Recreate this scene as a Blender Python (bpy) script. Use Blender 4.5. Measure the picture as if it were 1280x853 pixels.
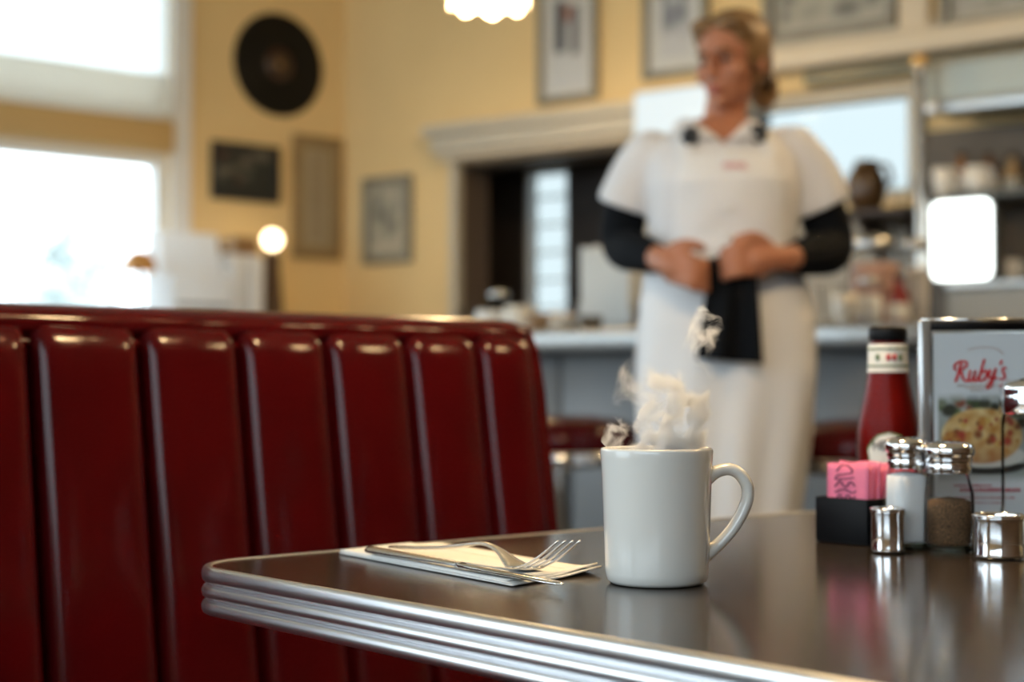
import bpy, bmesh, math, random
from mathutils import Vector, Matrix, noise
R = math.radians
PI = math.pi
scene = bpy.context.scene
for o in list(bpy.data.objects):
    bpy.data.objects.remove(o, do_unlink=True)
COL = scene.collection

# ------------------------------------------------------------------ camera
F_PX = 1960.0                       # focal length in pixels of the 1280 x 853 frame
HEAD = R(49.3)                      # heading, from +X (along the booth) towards +Y
PITCH = math.atan(53.5 / F_PX)
CAM = Vector((0, 0, .907))
cd = bpy.data.cameras.new('camera')
cd.sensor_width = 36
cd.lens = F_PX / 1280 * 36
cd.clip_start = .05
cd.clip_end = 200
cd.dof.use_dof = True
cd.dof.focus_distance = 1.15
cd.dof.aperture_fstop = 4.0
cam = bpy.data.objects.new('camera', cd)
COL.objects.link(cam)
cam.location = CAM
cam.rotation_euler = (PI / 2 + PITCH, 0, HEAD - PI / 2)
scene.camera = cam

# ------------------------------------------------------------------ sky, exposure
world = bpy.data.worlds.new('overcast_sky')
scene.world = world
world.use_nodes = True
bg = world.node_tree.nodes['Background']
bg.inputs[0].default_value = (.81, .925, 1.0, 1)
bg.inputs[1].default_value = 3.6
vs = scene.view_settings
vs.view_transform = 'Standard'
vs.look = 'None'
vs.gamma = 1
vs.use_curve_mapping = False
vs.exposure = 0.46
scene.cycles.use_denoising = True
scene.cycles.max_bounces = 10
scene.cycles.volume_bounces = 3
scene.cycles.diffuse_bounces = 5
scene.cycles.glossy_bounces = 5
scene.cycles.transparent_max_bounces = 24
scene.cycles.sample_clamp_indirect = 6
scene.cycles.caustics_reflective = False
scene.cycles.caustics_refractive = False


def portal(loc, rot, sx, sy):
    """a light portal in a window opening: it gives off nothing, it only guides the sky's light"""
    ld = bpy.data.lights.new('window_portal', 'AREA')
    ld.shape = 'RECTANGLE'
    ld.size = sx
    ld.size_y = sy
    ld.cycles.is_portal = True
    o = bpy.data.objects.new('window_portal', ld)
    COL.objects.link(o)
    o.location = loc
    o.rotation_euler = rot


# ------------------------------------------------------------------ pixel helpers
_h = Vector((math.cos(HEAD), math.sin(HEAD), 0))
_r = Vector((math.sin(HEAD), -math.cos(HEAD), 0))
_fw = _h * math.cos(PITCH) + Vector((0, 0, 1)) * math.sin(PITCH)
_up = Vector((0, 0, 1)) * math.cos(PITCH) - _h * math.sin(PITCH)
FACE = HEAD - PI / 2                # rotation that makes local -Y look back at the camera


def ray(x, y):
    return _fw + _r * ((x - 640) / F_PX) + _up * ((426.5 - y) / F_PX)


def on_z(x, y, z):
    d = ray(x, y)
    return CAM + d * ((z - CAM.z) / d.z)


def on_y(x, y, v):
    d = ray(x, y)
    return CAM + d * ((v - CAM.y) / d.y)


def at_depth(x, y, dep):
    return CAM + ray(x, y) * dep


def ground_at(x, dep, z):
    """the point at image column x and distance dep that has height z"""
    p = at_depth(x, 480, dep)
    p.z = z
    return p


CORNER = at_depth(430, 480, 7.0)
CORNER.z = 0
V_WALL = CORNER.y
B_ROT = R(-77.3)                    # back wall: local x runs along it to the right, local y into it
_bs = Vector((math.cos(B_ROT), math.sin(B_ROT), 0))
_bn = Vector((-math.sin(B_ROT), math.cos(B_ROT), 0))


def B(x, y, n=0.0):
    """pixel -> (s, z) on the plane n metres in front of the back wall"""
    d = ray(x, y)
    p = CAM + d * ((CORNER - _bn * n - CAM).dot(_bn) / d.dot(_bn))
    return (p - CORNER).dot(_bs), p.z


def BP(s, n, z):
    p = CORNER + _bs * s - _bn * n
    return Vector((p.x, p.y, z))


# ------------------------------------------------------------------ materials
MATS = {}


def mat(name, col, rough=.5, metal=0.0, spec=.5, nz=None, bump=None, coat=0.0, emis=None, estr=0.0, sub=0.0, sheen=0.0, trans=0.0):
    """procedural principled material; nz=(scale, amount) colour variation, bump=(scale, strength, distance)"""
    if name in MATS:
        return MATS[name]
    m = bpy.data.materials.new(name)
    m.use_nodes = True
    nt = m.node_tree
    p = nt.nodes['Principled BSDF']
    p.inputs['Base Color'].default_value = (*col, 1)
    p.inputs['Roughness'].default_value = rough
    p.inputs['Metallic'].default_value = metal
    p.inputs['Specular IOR Level'].default_value = spec
    p.inputs['Coat Weight'].default_value = coat
    p.inputs['Coat Roughness'].default_value = .08
    if sub:
        p.inputs['Subsurface Weight'].default_value = sub
        p.inputs['Subsurface Radius'].default_value = (.012, .005, .003)
    if sheen:
        p.inputs['Sheen Weight'].default_value = sheen
    if trans:
        p.inputs['Transmission Weight'].default_value = trans
    if emis:
        p.inputs['Emission Color'].default_value = (*emis, 1)
        p.inputs['Emission Strength'].default_value = estr
    tc = None
    if nz or bump:
        tc = nt.nodes.new('ShaderNodeTexCoord')
    if nz:
        n = nt.nodes.new('ShaderNodeTexNoise')
        n.inputs['Scale'].default_value = nz[0]
        n.inputs['Detail'].default_value = 5
        nt.links.new(tc.outputs['Object'], n.inputs['Vector'])
        cr = nt.nodes.new('ShaderNodeValToRGB')
        a = nz[1]
        cr.color_ramp.elements[0].position = .3
        cr.color_ramp.elements[1].position = .7
        cr.color_ramp.elements[0].color = (*[max(0, c * (1 - a)) for c in col], 1)
        cr.color_ramp.elements[1].color = (*[min(1, c * (1 + a)) for c in col], 1)
        nt.links.new(n.outputs['Fac'], cr.inputs['Fac'])
        nt.links.new(cr.outputs['Color'], p.inputs['Base Color'])
    if bump:
        n = nt.nodes.new('ShaderNodeTexNoise')
        n.inputs['Scale'].default_value = bump[0]
        n.inputs['Detail'].default_value = 4
        nt.links.new(tc.outputs['Object'], n.inputs['Vector'])
        b = nt.nodes.new('ShaderNodeBump')
        b.inputs['Strength'].default_value = bump[1]
        b.inputs['Distance'].default_value = bump[2] if len(bump) > 2 else .001
        nt.links.new(n.outputs['Fac'], b.inputs['Height'])
        nt.links.new(b.outputs['Normal'], p.inputs['Normal'])
    MATS[name] = m
    return m


def glass(name, tint=(1, 1, 1), refl=.12, rough=.02):
    """thin clear glass: see-through with grazing reflections"""
    if name in MATS:
        return MATS[name]
    m = bpy.data.materials.new(name)
    m.use_nodes = True
    nt = m.node_tree
    nt.nodes.clear()
    out = nt.nodes.new('ShaderNodeOutputMaterial')
    t = nt.nodes.new('ShaderNodeBsdfTransparent')
    t.inputs[0].default_value = (*tint, 1)
    g = nt.nodes.new('ShaderNodeBsdfGlossy')
    g.inputs['Roughness'].default_value = rough
    lw = nt.nodes.new('ShaderNodeLayerWeight')
    lw.inputs[0].default_value = refl
    mx = nt.nodes.new('ShaderNodeMixShader')
    nt.links.new(lw.outputs['Fresnel'], mx.inputs[0])
    nt.links.new(t.outputs[0], mx.inputs[1])
    nt.links.new(g.outputs[0], mx.inputs[2])
    nt.links.new(mx.outputs[0], out.inputs[0])
    MATS[name] = m
    return m


def frosted(name, tint, ttrans=.6):
    """cloth or frosted pane that lets daylight glow through"""
    if name in MATS:
        return MATS[name]
    m = bpy.data.materials.new(name)
    m.use_nodes = True
    nt = m.node_tree
    nt.nodes.clear()
    out = nt.nodes.new('ShaderNodeOutputMaterial')
    t = nt.nodes.new('ShaderNodeBsdfTranslucent')
    t.inputs[0].default_value = (*tint, 1)
    d = nt.nodes.new('ShaderNodeBsdfDiffuse')
    d.inputs[0].default_value = (*tint, 1)
    mx = nt.nodes.new('ShaderNodeMixShader')
    mx.inputs[0].default_value = 1 - ttrans
    nt.links.new(t.outputs[0], mx.inputs[1])
    nt.links.new(d.outputs[0], mx.inputs[2])
    nt.links.new(mx.outputs[0], out.inputs[0])
    MATS[name] = m
    return m


def print_mat():
    if 'print' in MATS:
        return MATS['print']
    m = bpy.data.materials.new('printed_paper')
    m.use_nodes = True
    nt = m.node_tree
    p = nt.nodes['Principled BSDF']
    a = nt.nodes.new('ShaderNodeAttribute')
    a.attribute_name = 'Col'
    nt.links.new(a.outputs['Color'], p.inputs['Base Color'])
    p.inputs['Roughness'].default_value = .45
    MATS['print'] = m
    return m


M_WALL = mat('yellow_plaster', (.83, .62, .32), .75, spec=.2, nz=(1.3, .06), bump=(60, .15, .002))
M_CREAM = mat('cream_paint', (.72, .62, .47), .55, nz=(2, .05))
M_TRIM = mat('greige_paint', (.58, .53, .43), .5, nz=(3, .06))
M_WHITE = mat('white_paint', (.78, .78, .76), .45)
M_CEIL = mat('ceiling_paint', (.75, .68, .55), .8)
M_VINYL = mat('red_vinyl', (.050, .0016, .0026), .165, spec=.24, nz=(9, .12), bump=(260, .10, .0005))
M_CHROME = mat('chrome', (.82, .82, .83), .09, 1.0)
M_STEEL = mat('brushed_steel', (.55, .56, .56), .28, 1.0, bump=(90, .05, .0005))
M_ALU = mat('polished_aluminium', (.86, .87, .89), .28, 1.0, bump=(40, .06, .0008))
M_BLACK = mat('black_plastic', (.003, .003, .004), .45, spec=.15)
M_DARKWOOD = mat('dark_wood', (.035, .018, .01), .4, nz=(6, .3))
M_BROWNWOOD = mat('brown_wood', (.22, .11, .045), .5, nz=(8, .25))
M_CERAMIC = mat('white_ceramic', (.78, .765, .72), .12, spec=.5, coat=.3)
M_PAPER = mat('white_paper', (.8, .79, .76), .8, bump=(120, .12, .0008))
M_LAMIN = mat('dark_laminate', (.036, .026, .019), .16, spec=.5, nz=(240, .5), bump=(420, .10, .0004))
M_GREYPANEL = mat('grey_counter_panel', (.16, .165, .17), .45, nz=(3, .1))
M_GLASS = glass('clear_glass', (.985, .99, .99), .07)
M_PANE = glass('window_glass', (.97, .99, 1), .05)
M_AMBER = mat('amber_shade', (.62, .30, .08), .6)
M_CREAMCUP = mat('cream_china', (.72, .66, .56), .25)


# ------------------------------------------------------------------ mesh builder
class MB:
    def __init__(self):
        self.v = []
        self.f = []
        self.s = []          # smooth flag

    def add(self, vs, fs, smooth=False):
        o = len(self.v)
        self.v += [tuple(p) for p in vs]
        self.f += [tuple(i + o for i in f) for f in fs]
        self.s += [smooth] * len(fs)
        return self

    def box(self, x0, x1, y0, y1, z0, z1):
        v = [(x, y, z) for z in (z0, z1) for y in (y0, y1) for x in (x0, x1)]
        return self.add(v, [(0, 2, 3, 1), (4, 5, 7, 6), (0, 1, 5, 4), (2, 6, 7, 3), (0, 4, 6, 2), (1, 3, 7, 5)])

    def rbox(self, x0, x1, y0, y1, z0, z1, r=.01, seg=3):
        """box with rounded edges"""
        bm = bmesh.new()
        bmesh.ops.create_cube(bm, size=1)
        for q in bm.verts:
            q.co = (x0 + (q.co.x + .5) * (x1 - x0), y0 + (q.co.y + .5) * (y1 - y0), z0 + (q.co.z + .5) * (z1 - z0))
        r = min(r, (x1 - x0) * .49, (y1 - y0) * .49, (z1 - z0) * .49)
        bmesh.ops.bevel(bm, geom=bm.edges[:], offset=r, segments=seg, profile=.5, affect='EDGES')
        self.bm(bm, True)
        return self

    def bm(self, b, smooth=False):
        b.verts.index_update()
        self.add([v.co.copy() for v in b.verts], [[v.index for v in f.verts] for f in b.faces], smooth)
        b.free()
        return self

    def lathe(self, prof, seg=40, c=(0, 0, 0), smooth=True, scale=(1, 1), square=0.0):
        """prof = [(radius, z)...]; closed at the ends when radius is 0; square>0 makes it a rounded square"""
        vs = []
        for (r, z) in prof:
            for k in range(seg):
                a = 2 * PI * k / seg
                ca, sa = math.cos(a), math.sin(a)
                q = 1.0
                if square:
                    q = 1.0 / (abs(ca) ** (2 + square) + abs(sa) ** (2 + square)) ** (1 / (2 + square))
                vs.append((c[0] + r * q * ca * scale[0], c[1] + r * q * sa * scale[1], c[2] + z))
        fs = []
        for i in range(len(prof) - 1):
            for k in range(seg):
                k2 = (k + 1) % seg
                fs.append((i * seg + k, i * seg + k2, (i + 1) * seg + k2, (i + 1) * seg + k))
        return self.add(vs, fs, smooth)

    def tube(self, pts, rad, seg=12, closed=False, caps=True, flat=1.0):
        """swept round tube through pts; rad is a number or one per point"""
        pts = [Vector(p) for p in pts]
        n = len(pts)
        rs = rad if isinstance(rad, (list, tuple)) else [rad] * n
        prev = None
        rings = []
        for i, p in enumerate(pts):
            if closed:
                t = (pts[(i + 1) % n] - pts[i - 1]).normalized()
            else:
                t = (pts[min(i + 1, n - 1)] - pts[max(i - 1, 0)]).normalized()
            if prev is None:
                a = Vector((0, 0, 1)) if abs(t.z) < .9 else Vector((1, 0, 0))
                x = t.cross(a).normalized()
            else:
                x = (prev - t * prev.dot(t)).normalized()
            y = t.cross(x)
            prev = x
            rings.append([p + x * (math.cos(2 * PI * k / seg) * rs[i]) + y * (math.sin(2 * PI * k / seg) * rs[i] * flat) for k in range(seg)])
        vs = [q for r_ in rings for q in r_]
        fs = []
        m = n if closed else n - 1
        for i in range(m):
            j = (i + 1) % n
            for k in range(seg):
                k2 = (k + 1) % seg
                fs.append((i * seg + k, i * seg + k2, j * seg + k2, j * seg + k))
        if caps and not closed:
            fs.append(tuple(range(seg - 1, -1, -1)))
            fs.append(tuple((n - 1) * seg + k for k in range(seg)))
        return self.add(vs, fs, True)

    def grid(self, fn, nu, nv, smooth=True, close_u=False):
        """fn(i/nu, j/nv) -> point"""
        vs = [fn(i / nu, j / nv) for j in range(nv + 1) for i in range(nu + 1)]
        w = nu + 1
        fs = [(j * w + i, j * w + i + 1, (j + 1) * w + i + 1, (j + 1) * w + i) for j in range(nv) for i in range(nu)]
        return self.add(vs, fs, smooth)

    def ball(self, c, r, seg=16, rot=None):
        """ellipsoid with radii r"""
        r = (r, r, r) if isinstance(r, (int, float)) else r
        n2 = seg // 2
        vs = [Vector((0, 0, -r[2]))]
        for j in range(1, n2):
            p = -PI / 2 + PI * j / n2
            for k in range(seg):
                a = 2 * PI * k / seg
                vs.append(Vector((r[0] * math.cos(p) * math.cos(a), r[1] * math.cos(p) * math.sin(a), r[2] * math.sin(p))))
        vs.append(Vector((0, 0, r[2])))
        if rot is not None:
            vs = [rot @ q for q in vs]
        vs = [q + Vector(c) for q in vs]
        fs = []
        for k in range(seg):
            k2 = (k + 1) % seg
            fs.append((0, 1 + k2, 1 + k))
            for j in range(n2 - 2):
                a, b = 1 + j * seg, 1 + (j + 1) * seg
                fs.append((a + k, a + k2, b + k2, b + k))
            a = 1 + (n2 - 2) * seg
            fs.append((a + k, a + k2, len(vs) - 1))
        return self.add(vs, fs, True)

    def prism(self, poly, y0, y1, smooth=False):
        """polygon [(x,z)...] extruded along y"""
        n = len(poly)
        vs = [(x, y0, z) for x, z in poly] + [(x, y1, z) for x, z in poly]
        fs = [tuple(range(n)), tuple(range(2 * n - 1, n - 1, -1))]
        self.add(vs, fs, False)
        o = len(self.v) - 2 * n
        self.f += [(o + i, o + n + i, o + n + (i + 1) % n, o + (i + 1) % n) for i in range(n)]
        self.s += [smooth] * n
        return self

    def build(self, name, material, parent=None, loc=None, rz=None):
        me = bpy.data.meshes.new(name)
        me.from_pydata(self.v, [], self.f)
        me.polygons.foreach_set('use_smooth', self.s)
        b = bmesh.new()
        b.from_mesh(me)
        bmesh.ops.remove_doubles(b, verts=b.verts[:], dist=1e-6)
        bmesh.ops.recalc_face_normals(b, faces=b.faces[:])
        b.to_mesh(me)
        b.free()
        me.materials.append(material)
        me.update()
        o = bpy.data.objects.new(name, me)
        COL.objects.link(o)
        if parent:
            o.parent = parent
        if loc is not None:
            o.location = loc
        if rz is not None:
            o.rotation_euler = (0, 0, rz)
        return o


def tag(o, label, cat, group=None):
    o['label'] = label
    o['category'] = cat
    if group:
        o['group'] = group
    return o


def thing(name, label, cat, loc=(0, 0, 0), rz=0.0, group=None):
    o = bpy.data.objects.new(name, None)
    o.empty_display_size = .05
    COL.objects.link(o)
    o.location = loc
    o.rotation_euler = (0, 0, rz)
    return tag(o, label, cat, group)


def struct(o):
    o['kind'] = 'structure'
    return o


def structroot(name, loc=(0, 0, 0), rz=0.0):
    o = bpy.data.objects.new(name, None)
    o.empty_display_size = .05
    COL.objects.link(o)
    o.location = loc
    o.rotation_euler = (0, 0, rz)
    o['kind'] = 'structure'
    return o


def spline(pts, n=8):
    """Catmull-Rom through pts"""
    pts = [Vector(p) for p in pts]
    out = []
    for i in range(len(pts) - 1):
        p0 = pts[max(i - 1, 0)]
        p1, p2 = pts[i], pts[i + 1]
        p3 = pts[min(i + 2, len(pts) - 1)]
        for k in range(n):
            t = k / n
            out.append(.5 * ((2 * p1) + (p2 - p0) * t + (2 * p0 - 5 * p1 + 4 * p2 - p3) * t * t + (3 * p1 - p0 - 3 * p2 + p3) * t ** 3))
    out.append(pts[-1])
    return out


def strokes(mb, lines, w, y, n=6, wfn=None):
    """flat pen strokes in the xz plane at depth y"""
    for ln in lines:
        p = spline([(a, 0, b) for a, b in ln], n)
        vs, fs = [], []
        for i, q in enumerate(p):
            t = (p[min(i + 1, len(p) - 1)] - p[max(i - 1, 0)])
            t = t.normalized() if t.length > 0 else Vector((1, 0, 0))
            nn = Vector((-t.z, 0, t.x))
            k = w * (.75 + .5 * abs(t.z))
            vs += [(q.x + nn.x * k / 2, y, q.z + nn.z * k / 2), (q.x - nn.x * k / 2, y, q.z - nn.z * k / 2)]
        for i in range(len(p) - 1):
            fs.append((2 * i, 2 * i + 1, 2 * i + 3, 2 * i + 2))
        mb.add(vs, fs)
    return mb


def text_mesh(txt, size, name, material, parent, loc, shear=0.0, bend_r=None, sx=1.0, font_align='CENTER'):
    """lettering as a flat mesh in the xz plane, facing local -y; bend_r wraps it round a cylinder"""
    cu = bpy.data.curves.new('lettering', 'FONT')
    cu.body = txt
    cu.size = size
    cu.shear = shear
    cu.align_x = font_align
    cu.align_y = 'CENTER'
    cu.offset = size * .012
    to = bpy.data.objects.new('lettering_tmp', cu)
    COL.objects.link(to)
    dg = bpy.context.evaluated_depsgraph_get()
    me = bpy.data.meshes.new_from_object(to.evaluated_get(dg))
    bpy.data.objects.remove(to, do_unlink=True)
    for v in me.vertices:
        x, z = v.co.x * sx, v.co.y
        if bend_r:
            a = x / bend_r
            v.co = (bend_r * math.sin(a), -bend_r * math.cos(a) + bend_r, z)
        else:
            v.co = (x, 0, z)
    me.name = name
    me.materials.clear()
    me.materials.append(material)
    o = bpy.data.objects.new(name, me)
    COL.objects.link(o)
    o.parent = parent
    o.location = loc
    return o


def print_grid(name, w, h, nx, ny, fn, parent, y):
    """a flat printed sheet, w x h in the xz plane with bottom left at (-w/2, 0); fn(u, v) -> linear colour"""
    vs = [(-w / 2 + w * i / nx, 0, h * j / ny) for j in range(ny + 1) for i in range(nx + 1)]
    k = nx + 1
    fs = [(j * k + i, j * k + i + 1, (j + 1) * k + i + 1, (j + 1) * k + i) for j in range(ny) for i in range(nx)]
    me = bpy.data.meshes.new(name)
    me.from_pydata(vs, [], fs)
    at = me.color_attributes.new('Col', 'FLOAT_COLOR', 'POINT')
    for j in range(ny + 1):
        for i in range(nx + 1):
            at.data[j * k + i].color = (*fn(i / nx, j / ny), 1)
    me.materials.append(print_mat())
    o = bpy.data.objects.new(name, me)
    COL.objects.link(o)
    o.parent = parent
    o.location = (0, y, 0)
    return o


def mixc(a, b, t):
    t = max(0, min(1, t))
    return tuple(a[i] + (b[i] - a[i]) * t for i in range(3))


def remeshed(mb, name, material, parent, voxel=.005, smooth=4, cut=None):
    """fuse overlapping closed shapes into one continuous surface"""
    tmp = mb.build(name + '_tmp', material)
    r = tmp.modifiers.new('r', 'REMESH')
    r.mode = 'VOXEL'
    r.voxel_size = voxel
    r.use_smooth_shade = True
    s = tmp.modifiers.new('s', 'SMOOTH')
    s.factor = .5
    s.iterations = smooth
    dg = bpy.context.evaluated_depsgraph_get()
    me = bpy.data.meshes.new_from_object(tmp.evaluated_get(dg))
    bpy.data.objects.remove(tmp, do_unlink=True)
    if cut:
        b = bmesh.new()
        b.from_mesh(me)
        bmesh.ops.delete(b, geom=[f for f in b.faces if cut(f.calc_center_median())], context='FACES')
        b.to_mesh(me)
        b.free()
    me.name = name
    me.materials.clear()
    me.materials.append(material)
    me.polygons.foreach_set('use_smooth', [True] * len(me.polygons))
    o = bpy.data.objects.new(name, me)
    COL.objects.link(o)
    o.parent = parent
    return o


# ================================================================== THE ROOM
H_CEIL = 3.1
U0, V0 = -2.3, -3.2                   # the walls behind the camera
S_END = (V_WALL - V0) / -_bs.y         # where the back wall meets the right wall
E_BR = CORNER + _bs * S_END


def wall(name, length, height, thick, holes, loc, rz, material):
    """wall in its own frame: x along, y 0..thick outwards, with rectangular holes (x0, x1, z0, z1)"""
    xs = sorted({0, length, *[h[0] for h in holes], *[h[1] for h in holes]})
    zs = sorted({0, height, *[h[2] for h in holes], *[h[3] for h in holes]})
    mb = MB()
    for i in range(len(xs) - 1):
        for j in range(len(zs) - 1):
            cx, cz = (xs[i] + xs[i + 1]) / 2, (zs[j] + zs[j + 1]) / 2
            if any(h[0] < cx < h[1] and h[2] < cz < h[3] for h in holes):
                continue
            mb.box(xs[i], xs[i + 1], 0, thick, zs[j], zs[j + 1])
    return struct(mb.build(name, material, None, loc, rz))


# floor and ceiling (the booth and the table hide the floor from this side)
struct(MB().box(U0 - .2, E_BR.x + .4, V0 - .2, V_WALL + .2, -.12, 0).build('floor', mat('grey_floor', (.09, .08, .07), .4, nz=(2, .2))))
struct(MB().box(U0 - .2, E_BR.x + .4, V0 - .2, V_WALL + .2, H_CEIL, H_CEIL + .1).build('ceiling', M_CEIL))

# left wall (with the window beside the corner); its x = world x - U0
LW = V_WALL
WIN = [(1.55, 3.13, .85, 1.85), (1.55, 3.13, 1.99, 2.85), (-.6, 1.1, .85, 2.85), (-2.0, -1.0, .85, 2.85)]
wall('wall_left', CORNER.x - U0 + .2, H_CEIL, .16, [(a - U0, b - U0, c, d) for a, b, c, d in WIN], (U0, LW, 0), 0, M_WALL)
# wall behind the camera, on the street side: two wide windows
FWIN = [(.25, 4.2, 1.2, 2.75), (4.7, 6.6, .5, 2.65), (6.75, 8.65, .5, 2.65)]
wall('wall_front', V_WALL - V0, H_CEIL, .16, FWIN, (U0, V0, 0), PI / 2, M_WALL)
# right wall, closed, out of view; dark to cut reflections in the booth
wall('wall_right', E_BR.x - U0 + .2, H_CEIL, .16, [], (E_BR.x + .2, V0, 0), PI, mat('unseen_dark_wall', (.16, .085, .04), .5, nz=(3, .2)))
# back wall with the kitchen pass-through and an added bar window standing for reflections
s_o0, s_o1 = B(574, 200)[0], B(812, 200)[0]
z_o0, z_o1 = 1.02, B(592, 203)[1]
s_w0, s_w1 = B(905, 200)[0], B(1146, 200)[0]
z_w0, z_w1 = 1.545, 1.965
wall('wall_back', S_END, H_CEIL, .18, [(s_o0, s_o1, z_o0, z_o1), (s_w0, s_w1, z_w0, z_w1)], CORNER, B_ROT, M_WALL)


def window(n, loc, rz, x0, x1, z0, z1, thick=.16, bars_x=(), bars_z=(), m=M_WHITE, pane=M_PANE, casing=.08, sill=True, drop=None):
    """a window set into a wall hole: casing, sash bars, sill and pane; local -y looks into the room"""
    r = structroot('window_%d' % n, loc, rz)
    c = .045
    drop = casing if drop is None else drop
    f = MB()
    f.box(x0, x1, .03, .11, z0, z0 + c).box(x0, x1, .03, .11, z1 - c, z1)
    f.box(x0, x0 + c, .03, .11, z0 + c, z1 - c).box(x1 - c, x1, .03, .11, z0 + c, z1 - c)
    f.build('window_frame', m, r)
    for x in bars_x:
        MB().box(x - .018, x + .018, .04, .1, z0 + c, z1 - c).build('mullion', m, r)
    for z in bars_z:
        MB().box(x0 + c, x1 - c, .045, .095, z - .016, z + .016).build('glazing_bar', m, r)
    if casing:
        k = MB()
        k.box(x0 - casing, x0, -.022, 0, z0 - drop, z1 + casing).box(x1, x1 + casing, -.022, 0, z0 - drop, z1 + casing)
        k.build('casing', m, r)
    if sill:
        MB().rbox(x0 - .1, x1 + .1, -.07, .03, z0 - .04, z0, .008, 2).build('window_sill', m, r)
    xs = [x0 + c] + sorted(bars_x) + [x1 - c]
    for i in range(len(xs) - 1):
        MB().box(xs[i], xs[i + 1], .068, .072, z0 + c, z1 - c).build('pane', pane, r)
    return r


M_FRAME = mat('window_paint', (.82, .82, .81), .45)
window(1, (0, LW, 0), 0, *WIN[0], casing=.085, m=M_FRAME)
window(2, (0, LW, 0), 0, *WIN[1], casing=.085, m=M_FRAME, sill=False, drop=.055)
window(3, (0, LW, 0), 0, *WIN[2], bars_z=(1.9,), m=M_FRAME)
window(4, (0, LW, 0), 0, *WIN[3], bars_z=(1.9,), m=M_FRAME)
for a, b, c, d in WIN:
    portal(((a + b) / 2, LW + .02, (c + d) / 2), (-PI / 2, 0, 0), b - a - .09, d - c - .09)
for k, (a, b, c, d) in enumerate(FWIN):
    window(5 + k, (U0, V0, 0), PI / 2, a, b, c, d, bars_x=((a + b) / 2,), m=M_FRAME, casing=.05)
    portal((U0 - .02, V0 + (a + b) / 2, (c + d) / 2), (PI / 2, 0, -PI / 2), b - a - .09, d - c - .09)
# rail between the window and its transom: wall yellow with shade in its colour
struct(MB().rbox(1.5, 3.125, LW - .05, LW, 1.855, 1.985, .01, 2).build('trim_1', mat('shaded_wall_yellow', (.62, .42, .18), .6)))
# added bar window: its sky stands in for mirrored window light
window(10, CORNER, B_ROT, s_w0, s_w1, z_w0, z_w1, bars_x=(), m=M_TRIM, pane=glass('tinted_pane', (.44, .455, .45), .05), casing=.03, sill=False)

# kitchen recess behind the pass-through
kx0, kx1, kd = s_o0 - .55, s_o1 + .06, .6
M_KIT = mat('dark_kitchen_tile', (.028, .02, .017), .45, nz=(4, .3))
kr = structroot('wall_kitchen', CORNER, B_ROT)


def B_in(x, y, dep):
    """pixel -> (s, z) on a plane dep metres behind the back wall"""
    return B(x, y, -dep)


kw0, kw1 = B_in(655, 215, kd)[0], B_in(709, 215, kd)[0]
kz1 = B_in(655, 213, kd)[1]
kz0 = 1.0
mb = MB()
mb.box(kx0, kw0, kd, kd + .1, 0, 2.6).box(kw1, kx1, kd, kd + .1, 0, 2.6).box(kw0, kw1, kd, kd + .1, kz1, 2.6).box(kw0, kw1, kd, kd + .1, 0, kz0)
mb.build('rear_panel', M_KIT, kr)
MB().box(kx0 - .1, kx0, .18, kd + .1, 0, 2.6).build('side_panel', M_KIT, kr)
MB().box(kx1, kx1 + .1, .18, kd + .1, 0, 2.6).build('side_panel', M_KIT, kr)
MB().box(kx0 - .1, kx1 + .1, .18, kd + .1, 2.6, 2.7).build('top_panel', M_KIT, kr)
MB().box(kx0 - .1, kx1 + .1, .18, kd + .1, .88, 1.0).build('kitchen_shelf', M_KIT, kr)
w8 = structroot('window_9', CORNER, B_ROT)
f = MB().box(kw0, kw0 + .02, kd + .02, kd + .08, kz0, kz1).box(kw1 - .02, kw1, kd + .02, kd + .08, kz0, kz1)
f.box(kw0, kw1, kd + .02, kd + .08, kz1 - .02, kz1).box(kw0, kw1, kd + .02, kd + .08, kz0, kz0 + .02)
f.build('window_frame', M_FRAME, w8)
for k in range(1, 7):
    z = kz0 + (kz1 - kz0) * k / 7
    MB().box(kw0 + .02, kw1 - .02, kd + .03, kd + .07, z - .004, z + .004).build('glazing_bar', M_FRAME, w8)
MB().box(kw0 + .02, kw1 - .02, kd + .048, kd + .052, kz0, kz1).build('pane', glass('tinted_pane', (.44, .455, .45), .05), w8)

# casing of the pass-through: pilaster, header beam with a moulded lower edge
sl = B(553, 165, .06)[0]
bz1, bz0 = B(553, 160, .12)[1], B(553, 200, .12)[1]
tr = structroot('trim_2', CORNER, B_ROT)
MB().box(sl + .03, s_o0 + .02, -.05, 0, .9, bz0).build('pilaster', M_TRIM, tr)
MB().box(s_o1 - .02, s_o1 + .14, -.05, 0, .9, bz0).build('pilaster', M_TRIM, tr)
MB().rbox(sl - .02, s_o1 + .17, -.12, 0, bz0 + .03, bz1, .008, 2).build('header_beam', M_TRIM, tr)
MB().rbox(sl - .045, s_o1 + .2, -.15, 0, bz1 - .035, bz1 + .012, .01, 2).build('cornice', M_TRIM, tr)
MB().rbox(sl + .0, s_o1 + .15, -.09, 0, bz0, bz0 + .04, .008, 2).build('moulding', M_CREAM, tr)
MB().box(s_o0, s_o1, -.1, .18, z_o0 - .04, z_o0).build('pass_shelf', M_STEEL, tr)
M_JAMB = mat('brown_jamb', (.14, .10, .07), .5)
MB().box(s_o0, s_o0 + .012, .0, .19, z_o0, z_o1).build('jamb', M_JAMB, tr)
MB().box(s_o0, s_o1, .0, .19, z_o1 - .012, z_o1).build('head_jamb', M_JAMB, tr)
MB().box(s_o1 + .16, S_END - .05, -.012, -.001, .95, 1.51).build('backsplash', mat('backsplash', (.34, .29, .22), .4, nz=(3, .15)), tr)

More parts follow.
